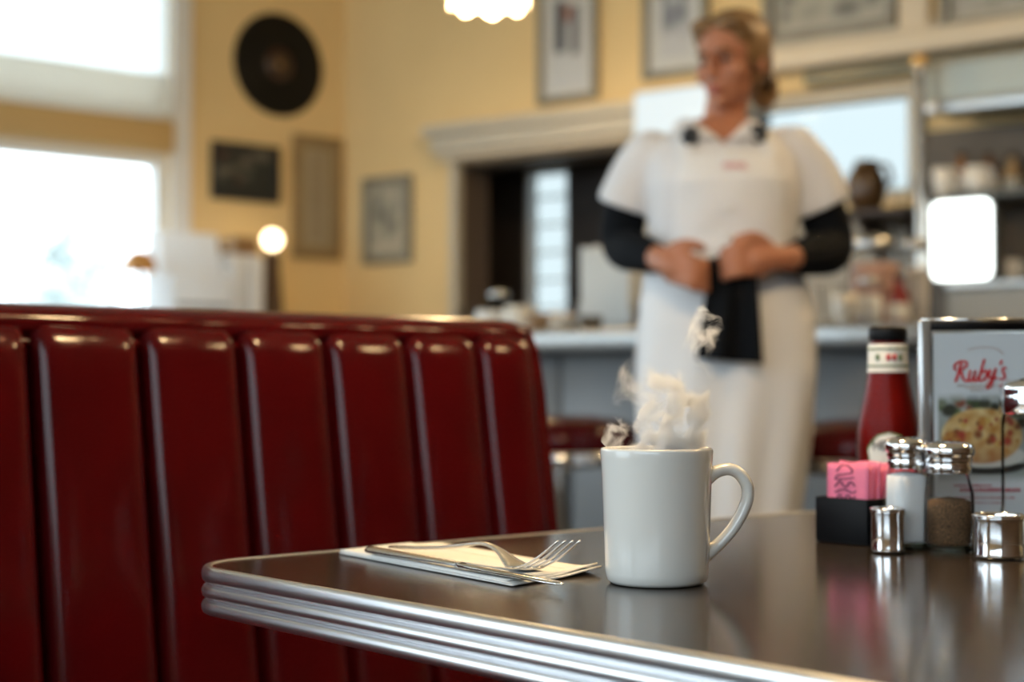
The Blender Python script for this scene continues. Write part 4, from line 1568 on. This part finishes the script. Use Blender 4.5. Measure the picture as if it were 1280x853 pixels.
# counter stools
def stool(label, px, n_):
    s_, _ = B(px, 540, n_)
    t = thing('counter_stool', label, 'stool', BP(s_, n_, 0), B_ROT)
    MB().lathe([(0, .735), (.165, .735), (.185, .75), (.188, .78), (.182, .80), (.15, .822), (.08, .832), (0, .834)], 36).build('seat', M_VINYL, t)
    MB().lathe([(.15, .715), (.189, .72), (.191, .738), (.189, .752), (.17, .752)], 36).build('seat_band', M_CHROME, t)
    MB().lathe([(0, .0), (.19, 0), (.195, .012), (.17, .022), (.06, .05), (.035, .09), (.033, .70), (.08, .716), (0, .716)], 28).build('pedestal', M_CHROME, t)
    MB().tube([(.15 * math.cos(2 * PI * k / 28), .15 * math.sin(2 * PI * k / 28), .28) for k in range(28)], .010, 8, closed=True).build('foot_ring', M_CHROME, t)
    for a in (0, PI):
        MB().tube([(.03 * math.cos(a), .03 * math.sin(a), .28), (.15 * math.cos(a), .15 * math.sin(a), .28)], .007, 6).build('ring_spoke', M_CHROME, t)
    return t


stool('red vinyl counter stool with chrome band beside the booth end', 700, 2.14)
stool('red vinyl counter stool behind the ketchup bottle', 1094, 2.05)

# ================================================================== BY THE WINDOW, BEYOND THE BOOTH
SBV = LW - .45
sbx0, sbx1 = 2.35, 3.75
sbz = 1.10
sb_ = thing('sideboard', 'tall pale sideboard along the window wall', 'cabinet', ((sbx0 + sbx1) / 2, LW - .28, 0))
hw = (sbx1 - sbx0) / 2
MB().rbox(-hw, hw, -.26, .19, sbz - .04, sbz, .008, 2).build('cabinet_top', M_WHITE, sb_)
MB().box(-hw + .02, hw - .02, -.22, .19, .08, sbz - .041).build('body', M_CREAM, sb_)
for k in range(3):
    a = -hw + .03 + k * (2 * hw - .06) / 3
    d_ = MB().rbox(a + .005, a + (2 * hw - .06) / 3 - .005, -.24, -.221, .1, sbz - .05, .004, 1).build('door', M_CREAM, sb_)
    MB().rbox(a + .04, a + .055, -.255, -.241, .5, .65, .004, 1).build('handle', M_CHROME, d_)
MB().box(-hw + .04, hw - .04, -.19, .19, 0, .08).build('kick_plinth', M_BLACK, sb_)


def on_side(px, v_):
    p = on_y(px, 380, v_)
    return Vector((p.x, v_, sbz))


def zat(px, py, v_):
    return on_y(px, py, v_).z


sv = LW - .36
# white till: lower body and tilted upper block
a, b = on_y(205, 330, sv), on_y(277, 330, sv)
till = thing('cash_register', 'white boxy cash register on the sideboard by the window', 'register', ((a.x + b.x) / 2, sv, sbz))
w2 = (b.x - a.x) / 2
zl, zu = zat(240, 345, sv) - sbz, zat(240, 290, sv) - sbz
M_TILL = frosted('till_white', (.95, .95, .95), .5)
MB().rbox(-w2, w2, -.08, .16, 0, zl, .01, 2).build('drawer_unit', M_TILL, till)
q = MB()
q.add([(-w2 * 1.02, .0, zl), (w2 * 1.02, .0, zl), (w2 * .96, .03, zu), (-w2 * .96, .03, zu), (-w2 * 1.02, .15, zl), (w2 * 1.02, .15, zl), (w2 * .96, .13, zu), (-w2 * .96, .13, zu)],
      [(0, 1, 2, 3), (5, 4, 7, 6), (1, 5, 6, 2), (4, 0, 3, 7), (3, 2, 6, 7), (4, 5, 1, 0)])
q.build('display_block', M_TILL, till)
MB().box(-w2 * .9, w2 * .9, -.082, -.079, zl * .45, zl * .52).build('drawer_gap', mat('till_grey', (.3, .32, .33), .5), till)
MB().rbox(w2 * .2, w2 * .36, -.092, -.079, .02, zl * .4, .003, 1).build('drawer_latch', mat('till_grey', (.3, .32, .33), .5), till)
# white dispenser with two columns
a, b = on_y(286, 330, sv - .05), on_y(325, 330, sv - .05)
dsp = thing('napkin_dispenser', 'white napkin dispenser with two side columns beside the cash register', 'dispenser', ((a.x + b.x) / 2, sv - .08, sbz))
w2 = (b.x - a.x) / 2
zd = zat(305, 322, sv - .05) - sbz
MB().rbox(-w2, -w2 * .15, 0, .1, .075, zd, .012, 2).build('side_column', M_TILL, dsp)
MB().rbox(w2 * .12, w2, -.01, .11, 0, zd, .012, 2).build('side_column', M_TILL, dsp)
MB().rbox(-w2, w2, .03, .1, zd - .03, zd + .012, .006, 2).build('top_bridge', M_TILL, dsp)
MB().rbox(-w2 * .95, w2 * .15, .04, .1, 0, .08, .004, 1).build('dark_insert', M_DARKWOOD, dsp)
# wooden bread box behind
a, b = on_y(284, 310, LW - .2), on_y(314, 310, LW - .2)
wb = thing('wooden_box', 'brown wooden box behind the napkin dispenser', 'box', ((a.x + b.x) / 2, LW - .2, sbz))
w2 = (b.x - a.x) / 2
zt_ = zat(300, 297, LW - .2) - sbz
MB().rbox(-w2, w2, -.06, .08, 0, zt_ * .85, .01, 2).build('box_body', mat('honey_wood', (.36, .20, .08), .5, nz=(8, .2)), wb)
MB().rbox(-w2 * 1.04, w2 * 1.04, -.066, .086, zt_ * .85, zt_, .02, 3).build('box_lid', mat('honey_wood', (.36, .20, .08), .5, nz=(8, .2)), wb)
# small lamp with an amber shade
lp = on_side(174, sv)
zl = zat(174, 335, sv) - sbz
zt_ = zat(174, 314, sv) - sbz
lamp = thing('table_lamp', 'small unlit table lamp with a domed amber shade by the window', 'lamp', lp)
MB().lathe([(0, 0), (.055, 0), (.057, .01), (.02, .022), (.012, .04), (.012, zl + .02), (0, zl + .02)], 24).build('lamp_base', mat('pale_base', (.55, .58, .6), .4), lamp)
MB().lathe([(.064, zl - .012), (.062, zl + .012), (.052, zl + (zt_ - zl) * .6), (.032, zt_ - .004), (.0, zt_ + .006)], 28).build('shade', M_AMBER, lamp)
# globe lamp, lit
gp = on_side(340, LW - .22)
gp.x -= 0
zc_ = zat(340, 300, LW - .22) - sbz
gl = thing('globe_lamp', 'lit round globe lamp on a dark stand under the tall frame', 'lamp', gp)
MB().lathe([(0, 0), (.052, 0), (.054, .03), (.05, .08), (.032, zc_ - .10), (.036, zc_ - .07), (.022, zc_ - .045), (0, zc_ - .04)], 28).build('stand', mat('dark_bronze', (.10, .055, .025), .45), gl)
MB().ball((0, 0, zc_), .040, 24).build('globe', mat('globe_glow', (1, .9, .7), .4, emis=(1, .80, .48), estr=5.0), gl)


# ================================================================== PENDANT LAMPS
WARM = (1.0, .70, .38)


def pendant(label, loc, estr=7.0, watts=9, r=.125):
    """ceiling canopy, cord, metal gallery and a scalloped milk-glass shade; loc is the shade's lower rim"""
    t = thing('pendant_lamp', label, 'lamp', loc, 0, None)
    hc = H_CEIL - loc[2]
    MB().lathe([(0, hc), (.06, hc), (.058, hc - .02), (.02, hc - .035), (0, hc - .035)], 24).build('canopy', M_STEEL, t)
    MB().tube([(0, 0, hc - .03), (0, 0, .26)], .004, 6).build('cord', M_BLACK, t)
    MB().lathe([(0, .265), (.03, .26), (.045, .235), (.05, .205), (.0, .20)], 24).build('gallery', M_STEEL, t)
    seg = 48
    pr = [(.045, .21), (.075, .19), (.105, .15), (.122, .10), (.126, .05), (r, .0)]
    q = MB()
    vs_ = []
    for j, (rr, z) in enumerate(pr):
        for k in range(seg):
            a = 2 * PI * k / seg
            sc = (j / (len(pr) - 1)) ** 2
            r2 = rr * (1 + .03 * sc * math.cos(8 * a))
            vs_.append((r2 * math.cos(a), r2 * math.sin(a), z - .012 * sc * math.cos(8 * a)))
    q.add(vs_, [(j * seg + k, j * seg + (k + 1) % seg, (j + 1) * seg + (k + 1) % seg, (j + 1) * seg + k) for j in range(len(pr) - 1) for k in range(seg)], True)
    q.build('shade', mat('milk_glass_glow', (.95, .9, .8), .35, emis=(1.0, .74, .38), estr=estr), t)
    MB().ball((0, 0, .10), (.032, .032, .045), 16).build('bulb', mat('bulb_glow', (1, 1, 1), .4, emis=(1.0, .74, .40), estr=14), t)
    ld = bpy.data.lights.new('lamp_light', 'POINT')
    ld.energy = watts
    ld.color = WARM
    ld.shadow_soft_size = .05
    lo = bpy.data.objects.new('lamp_light', ld)
    COL.objects.link(lo)
    lo.parent = t
    lo.location = (0, 0, -.02)
    return t


pp = ground_at(611, 5.1, 0)
pp.z = at_depth(611, 3, 5.1).z
pendant('lit milk glass pendant hanging before the yellow wall', pp)
pendant('lit milk glass pendant hanging over the booth table', Vector((1.02, .98, 1.74)), watts=17)
pendant('unseen milk glass pendant added for warm fill over the counter aisle', Vector((2.3, .35, 2.15)))  # unseen lamp, added for warm fill
pendant('unseen milk glass pendant added for warm fill at the far bar end', BP(3.9, 1.5, 2.25))  # also out of view, added to warm the bar side

# ================================================================== THE WAITRESS
WD = 3.2
wp = ground_at(900, WD, 0)
wt = thing('person', 'waitress in white uniform and apron holding a black cloth at her waist', 'person', wp, FACE)
M_SKIN = mat('skin', (.42, .165, .085), .5, sub=.12)
M_DRESS = mat('white_uniform', (.70, .69, .70), .8, bump=(300, .15, .001), sheen=.2)
M_APRON = mat('white_apron', (.76, .76, .77), .8, bump=(300, .15, .001))
M_BLK = mat('black_knit', (.004, .005, .007), .85, spec=.12, bump=(400, .2, .001))
M_HAIR = mat('dark_blonde_hair', (.19, .10, .035), .45, nz=(30, .35), bump=(80, .5, .003))


def chain(mb_, pts_, seg=14):
    """tapered limb: overlapping spheres and a tube through (x, y, z, r)"""
    sp2 = spline([(p[0], p[1], p[2]) for p in pts_], 5)
    rs2 = [q.x for q in spline([(p[3], 0, 0) for p in pts_], 5)]
    mb_.tube(sp2, rs2, seg)
    mb_.ball(sp2[0], rs2[0], seg)
    mb_.ball(sp2[-1], rs2[-1], seg)
    return mb_


def rings(mb_, rg, seg=40, p=2.3):
    """stack of superellipse rings (z, cx, cy, rx, ry), closed at both ends"""
    vs_ = []
    for (z, cx, cy, rx, ry) in rg:
        for k in range(seg):
            a = 2 * PI * k / seg
            ca, sa = math.cos(a), math.sin(a)
            vs_.append((cx + rx * math.copysign(abs(ca) ** (2 / p), ca), cy + ry * math.copysign(abs(sa) ** (2 / p), sa), z))
    n_ = len(rg)
    fs_ = [(j * seg + k, j * seg + (k + 1) % seg, (j + 1) * seg + (k + 1) % seg, (j + 1) * seg + k) for j in range(n_ - 1) for k in range(seg)]
    fs_ += [tuple(range(seg - 1, -1, -1)), tuple((n_ - 1) * seg + k for k in range(seg))]
    return mb_.add(vs_, fs_, True)


HC = Vector((.022, -.02, 1.562))
HROT = Matrix.Rotation(R(-38), 3, 'Z') @ Matrix.Rotation(R(9), 3, 'X')
HS = .89


def hd(p):
    return HC + HROT @ (Vector(p) * HS)


def hball(mb_, c, r, seg=18):
    mb_.ball(hd(c), tuple(q * HS for q in r), seg, HROT)


body = MB()
rings(body, [(.84, .008, .0, .155, .115), (.95, .010, .0, .165, .125), (1.03, .01, .0, .155, .118), (1.12, .008, .0, .128, .10), (1.22, .005, .0, .130, .102), (1.30, .0, -.008, .142, .118),
             (1.36, .0, .0, .146, .100), (1.40, .0, .004, .135, .078), (1.43, .004, .008, .085, .060), (1.45, .008, .01, .055, .05)])
chain(body, [(.006, .014, 1.40, .050), (.012, .016, 1.45, .043), (.024, .008, 1.52, .045)])
# legs and feet
for sx_ in (-1, 1):
    chain(body, [(sx_ * .085 + .008, .0, .86, .085), (sx_ * .085 + .005, -.005, .70, .072), (sx_ * .08, .0, .50, .052), (sx_ * .08, .012, .36, .050), (sx_ * .08, .01, .20, .038), (sx_ * .08, .015, .085, .033)])
    chain(body, [(sx_ * .08, .02, .045, .030), (sx_ * .085, -.06, .035, .028), (sx_ * .09, -.12, .028, .022)])
# arms
chain(body, [(-.138, .008, 1.365, .042), (-.180, .022, 1.28, .040), (-.192, .035, 1.195, .038), (-.168, -.065, 1.170, .034), (-.138, -.165, 1.150, .025)])
chain(body, [(.142, .008, 1.372, .042), (.200, .022, 1.29, .041), (.228, .030, 1.190, .040), (.172, -.075, 1.165, .036), (.112, -.172, 1.150, .026)])
# right-hand side of the picture: hand closed over the cloth
chain(body, [(.112, -.172, 1.150, .024), (.085, -.188, 1.149, .026), (.058, -.200, 1.147, .028), (.040, -.207, 1.146, .027)])
body.ball((.050, -.203, 1.146), (.030, .018, .036), 16)
for k, (dz_, ln2) in enumerate(((.024, .92), (.008, 1.0), (-.009, .95), (-.025, .80))):
    z_ = 1.146 + dz_
    chain(body, [(.036, -.214, z_, .0105), (.010, -.224, z_ - .002, .0100), (-.010 * ln2, -.222, z_ - .006, .0092), (-.022 * ln2, -.208, z_ - .010, .0086), (-.018 * ln2, -.192, z_ - .012, .0080)], 10)
chain(body, [(.066, -.204, 1.172, .0125), (.042, -.218, 1.186, .0115), (.016, -.222, 1.186, .0098), (.002, -.218, 1.181, .0086)], 10)
# left-hand side of the picture: hand a little lower, knuckles turned to us
chain(body, [(-.138, -.165, 1.150, .023), (-.130, -.188, 1.143, .026), (-.118, -.205, 1.136, .028), (-.108, -.214, 1.130, .027)])
body.ball((-.116, -.208, 1.133), (.024, .022, .036), 16)
for k, (dz_, ln2) in enumerate(((.026, .92), (.010, 1.0), (-.007, .95), (-.023, .80))):
    z_ = 1.126 + dz_
    chain(body, [(-.108, -.226, z_, .0105), (-.088, -.240, z_ - .006, .0100), (-.068 * (2 - ln2), -.238, z_ - .012, .0092), (-.056, -.224, z_ - .016, .0086), (-.060, -.208, z_ - .017, .0080)], 10)
chain(body, [(-.122, -.208, 1.162, .0125), (-.100, -.226, 1.172, .0115), (-.076, -.232, 1.170, .0098), (-.062, -.228, 1.164, .0086)], 10)
# head with face
hball(body, (0, .012, .035), (.073, .090, .080), 28)
hball(body, (0, -.022, -.042), (.053, .059, .060), 24)
hball(body, (0, -.060, -.086), (.020, .021, .018))
for s_ in (-1, 1):
    hball(body, (s_ * .036, -.050, -.022), (.026, .026, .028))
    hball(body, (s_ * .073, .014, -.012), (.006, .016, .025))
    hball(body, (s_ * .028, -.0725, .021), (.020, .009, .006))
    hball(body, (s_ * .010, -.0965, -.030), (.008, .009, .007))
hball(body, (0, -.073, .030), (.034, .010, .014))
hball(body, (0, -.088, -.004), (.0085, .014, .026))
hball(body, (0, -.100, -.026), (.0085, .010, .0085))
hball(body, (0, -.083, -.0555), (.021, .009, .0055))
hball(body, (0, -.082, -.0645), (.018, .009, .0060))
remeshed(body, 'body', M_SKIN, wt, .0042, 3)
# eyes, brows, mouth
for s_ in (-1, 1):
    e_ = MB()
    hball(e_, (s_ * .029, -.0700, .0045), (.0115, .0115, .0055), 14)
    e_ = e_.build('eye', mat('eye_white', (.34, .27, .24), .3), wt)
    i_ = MB()
    hball(i_, (s_ * .029, -.0795, .0035), (.0062, .0030, .0048), 12)
    i_.build('iris', mat('dark_iris', (.03, .025, .02), .2), e_)
    b_ = MB()
    b_.tube([hd((s_ * .012, -.0865, .021)), hd((s_ * .028, -.0865, .026)), hd((s_ * .046, -.073, .021))], [.0028, .0032, .0018], 8)
    b_.build('eyebrow', mat('brow_hair', (.12, .065, .03), .7), wt)
lp_ = MB()
hball(lp_, (0, -.0885, -.0560), (.0195, .0055, .0042), 14)
hball(lp_, (0, -.0880, -.0642), (.0165, .0060, .0048), 14)
lp_.build('lips', mat('lips', (.42, .12, .10), .4), wt)
# hair drawn back into a low bun
hr_ = MB()
hball(hr_, (0, .030, .044), (.0815, .0965, .081), 30)
hball(hr_, (0, .060, .000), (.070, .062, .070), 24)
for s_ in (-1, 1):
    hball(hr_, (s_ * .055, .022, .028), (.026, .058, .056), 20)
    hball(hr_, (s_ * .046, -.022, .062), (.030, .034, .034), 18)
    hball(hr_, (s_ * .034, -.040, .085), (.040, .034, .022), 18)
hball(hr_, (0, .112, -.040), (.030, .030, .034), 18)
hball(hr_, (0.0, .144, -.060), (.036, .038, .052), 20)
hair = remeshed(hr_, 'hair', M_HAIR, wt, .005, 2)
hb2 = MB()
ctr2 = hd((0, .118, -.046))
hb2.tube([hd((.034 * math.cos(a), .118, -.044 + .034 * math.sin(a))) for a in [2 * PI * k / 18 for k in range(18)]], .005, 8, closed=True)
hb2.build('hair_tie', M_BLK, hair)

# long black sleeves under the uniform
ls = MB()
chain(ls, [(-.165, .012, 1.335, .052), (-.187, .024, 1.275, .048), (-.196, .036, 1.195, .045), (-.172, -.065, 1.170, .040), (-.146, -.142, 1.154, .031)])
remeshed(ls, 'undersleeve', M_BLK, wt, .006, 3)
ls = MB()
chain(ls, [(.180, .012, 1.345, .053), (.208, .024, 1.285, .050), (.234, .032, 1.190, .049), (.176, -.075, 1.165, .043), (.122, -.152, 1.151, .033)])
remeshed(ls, 'undersleeve', M_BLK, wt, .006, 3)

# uniform dress with short flared sleeves
dr = MB()
rings(dr, [(.36, -.004, .0, .150, .130), (.50, -.004, .0, .150, .132), (.645, -.002, .0, .156, .138), (.80, .004, .0, .172, .146), (.93, .012, .0, .183, .150), (1.03, .012, .0, .179, .146), (1.09, .010, .0, .166, .134),
           (1.135, .008, -.002, .152, .122), (1.20, .006, -.004, .150, .122), (1.27, .002, -.008, .156, .134), (1.31, .0, -.010, .160, .138), (1.355, .0, -.002, .162, .118), (1.395, .0, .004, .150, .090), (1.425, .003, .010, .100, .070), (1.44, .006, .012, .066, .058)], 48, 2.25)
for pts_ in ([(-.140, .004, 1.370, .058), (-.168, .012, 1.325, .060), (-.190, .022, 1.268, .062)], [(.145, .004, 1.380, .060), (.180, .012, 1.335, .064), (.212, .022, 1.270, .068)]):
    sp2 = spline([p[:3] for p in pts_], 5)
    dr.tube(sp2, [q.x for q in spline([(p[3], 0, 0) for p in pts_], 5)], 24)
    dr.ball(pts_[0][:3], pts_[0][3], 20)
VB = 1.385                               # bottom of the V neck


def vneck(c):
    x = c.x - (-.004)
    return c.y < -.005 and c.z > VB and abs(x) < .045 * (c.z - VB) / .045 + .002 or c.z > 1.432


dress = remeshed(dr, 'dress', M_DRESS, wt, .0055, 6, vneck)
# skirt folds and fabric wrinkles
for v in dress.data.vertices:
    c = v.co
    nrm = Vector((c.x - .01, c.y, 0))
    if nrm.length > 1e-5:
        nrm.normalize()
    a = math.atan2(c.y, c.x)
    if c.z < 1.08 and abs(c.x) < .2:
        k = min(1, (1.08 - c.z) / .35)
        v.co += nrm * (.006 * k * math.sin(9 * a + 2.4 * math.sin(c.z * 3)))
    elif c.z < 1.39:
        v.co += nrm * (.0035 * noise.noise(c * 16) + .003 * math.sin((c.z + .35 * c.x) * 60) * max(0, 1 - abs(c.z - 1.16) / .07))
# buttons down the front of the bodice
for k in range(4):
    z_ = 1.36 - k * .055
    MB().ball((-.004, -.124 - .022 * min(1, k * .6), z_), (.006, .004, .006), 10).build('button', M_WHITE, dress)


def shell(src, cond, off, thick, name, m):
    """a layer of cloth lying on the dress: the faces picked by cond, lifted and thickened"""
    b = bmesh.new()
    b.from_mesh(src.data)
    bmesh.ops.delete(b, geom=[f_ for f_ in b.faces if not cond(f_.calc_center_median())], context='FACES')
    b.normal_update()
    for v in b.verts:
        v.co += v.normal * off
    bmesh.ops.solidify(b, geom=b.faces[:], thickness=thick)
    me = bpy.data.meshes.new(name)
    b.to_mesh(me)
    b.free()
    me.materials.clear()
    me.materials.append(m)
    me.polygons.foreach_set('use_smooth', [True] * len(me.polygons))
    o = bpy.data.objects.new(name, me)
    COL.objects.link(o)
    o.parent = wt
    return o


shell(dress, lambda c: c.y < -.01 and 1.12 < c.z < 1.362 and abs(c.x - .004) < .106 - .25 * max(0, c.z - 1.30), .004, .002, 'apron_bib', M_APRON)
shell(dress, lambda c: .50 < c.z < 1.115 and c.y < .03 and abs(c.x - .01) < .17, .005, .002, 'apron_skirt', M_APRON)
shell(dress, lambda c: 1.100 < c.z < 1.130 and abs(c.x) < .19, .007, .002, 'apron_waistband', M_APRON)
for s_ in (-1, 1):
    xa = .006 + s_ * .085
    shell(dress, lambda c, xa=xa: abs(c.x - xa) < .016 and 1.355 < c.z < 1.42 and c.y < .0, .005, .002, 'apron_strap', M_APRON)
DR = [(1.135, .008, -.002, .152, .122), (1.20, .006, -.004, .150, .122), (1.27, .002, -.008, .156, .134), (1.31, .0, -.010, .160, .138), (1.355, .0, -.002, .162, .118), (1.395, .0, .004, .150, .090), (1.425, .003, .010, .100, .070), (1.46, .006, .012, .066, .058)]


def front_y(x, z):
    """where the front of the bodice lies at (x, z)"""
    z = max(DR[0][0], min(DR[-1][0], z))
    for p, q in zip(DR, DR[1:]):
        if p[0] <= z <= q[0]:
            t = (z - p[0]) / (q[0] - p[0])
            cx, cy, rx, ry = [p[i] + (q[i] - p[i]) * t for i in range(1, 5)]
            k = min(.98, abs((x - cx) / rx))
            return cy - ry * (1 - k ** 2.25) ** (1 / 2.25)
    return 0


# collar: two wings that lie on the bodice either side of the V neck
for s_ in (-1, 1):
    def col(a, b, t, s_=s_):
        ix, iz = s_ * .062 * (1 - a) ** .8 - .004 * a, 1.452 - .066 * a
        ox, oz = s_ * (.094 - .012 * a), 1.437 - .044 * a
        x, z = ix + (ox - ix) * b, iz + (oz - iz) * b
        y = front_y(x, z) * min(1, .25 + 1.2 * a) - .007 - .004 * math.sin(b * PI)
        if a < .2:
            y += .03 * (1 - a / .2)
        return Vector((x, y - t, z + t + .004 * math.sin(b * PI)))
    c_ = MB().grid(lambda a, b: col(a, b, .0), 16, 8).grid(lambda a, b: col(a, b, .003), 16, 8)
    c_.build('collar', M_DRESS, wt)
# dark flower pins on the collar
for (px, py) in ((858, 176), (941, 172)):
    x_ = (px - 900) * WD / F_PX
    z_ = .907 + (480 - py) * WD / F_PX - .004
    fy = front_y(x_, z_) - .018
    pin = MB().ball((x_, fy - .004, z_), (.009, .010, .009), 10)
    for k in range(6):
        a = k * PI / 3 + .2
        pin.ball((x_ + .012 * math.cos(a), fy, z_ + .013 * math.sin(a)), (.009, .006, .009), 10)
    pin.tube([(x_, fy, z_), (x_, fy + .03, z_)], .004, 6)
    pin.build('flower_pin', mat('dark_pin', (.012, .016, .022), .6), wt)
# pink stitched name on the bib
nx_, nz_ = (908 - 900) * WD / F_PX, .907 + (480 - 217) * WD / F_PX
strokes(MB(), [[(nx_ - .022 + .0055 * k + .002 * (i % 2), nz_ + (.004 if (i + k) % 2 else -.004)) for i in range(3)] for k in range(8)] + [[(nx_ - .025, nz_ - .008), (nx_, nz_ - .006), (nx_ + .026, nz_ - .008)]], .0028, front_y(nx_, nz_) - .011, 4).build('stitched_name', mat('pink_thread', (.60, .22, .24), .7), wt)

# black cloth hanging from her hands
ck = MB()
c0 = [(-.048, 1.118), (.045, 1.128), (.055, .945), (-.070, .955)]


def cloth(a, b, t):
    top = Vector((c0[0][0] * (1 - a) + c0[1][0] * a, 0, c0[0][1] * (1 - a) + c0[1][1] * a))
    bot = Vector((c0[3][0] * (1 - a) + c0[2][0] * a, 0, c0[3][1] * (1 - a) + c0[2][1] * a))
    p = top.lerp(bot, b)
    p.y = -.196 + .010 * math.sin(a * 11 + b) * (.4 + b) + t
    p.z += .012 * math.sin(a * PI) * (1 - b) * 2.0
    return p


ck.grid(lambda a, b: cloth(a, b, -.004), 24, 20).grid(lambda a, b: cloth(a, b, .004), 24, 20)
for path in ([(i / 24, 0) for i in range(25)], [(i / 24, 1) for i in range(25)], [(0, i / 20) for i in range(21)], [(1, i / 20) for i in range(21)]):
    for p_, q_ in zip(path, path[1:]):
        ck.add([cloth(*p_, -.004), cloth(*q_, -.004), cloth(*q_, .004), cloth(*p_, .004)], [(0, 1, 2, 3)], True)
ck.tube([cloth(.0, .0, 0) + Vector((-.02, 0, .012)), cloth(.2, 0, 0), cloth(.5, -.02, 0), cloth(.8, 0, 0), cloth(1, 0, 0) + Vector((.01, 0, .004))], [.014, .016, .015, .016, .013], 12)
tag(ck.build('black_cloth', M_BLK, None, wp, FACE), 'folded black cloth hanging from the hands of the waitress', 'cloth')
# shoes
for sx_ in (-1, 1):
    s2 = MB()
    chain(s2, [(sx_ * .08, .035, .042, .038), (sx_ * .083, -.03, .040, .037), (sx_ * .088, -.10, .035, .034), (sx_ * .09, -.135, .030, .026)])
    q = remeshed(s2, 'shoe', mat('black_leather', (.01, .01, .01), .35), wt, .006, 3)
    for v in q.data.vertices:
        v.co.z = max(v.co.z, .002)
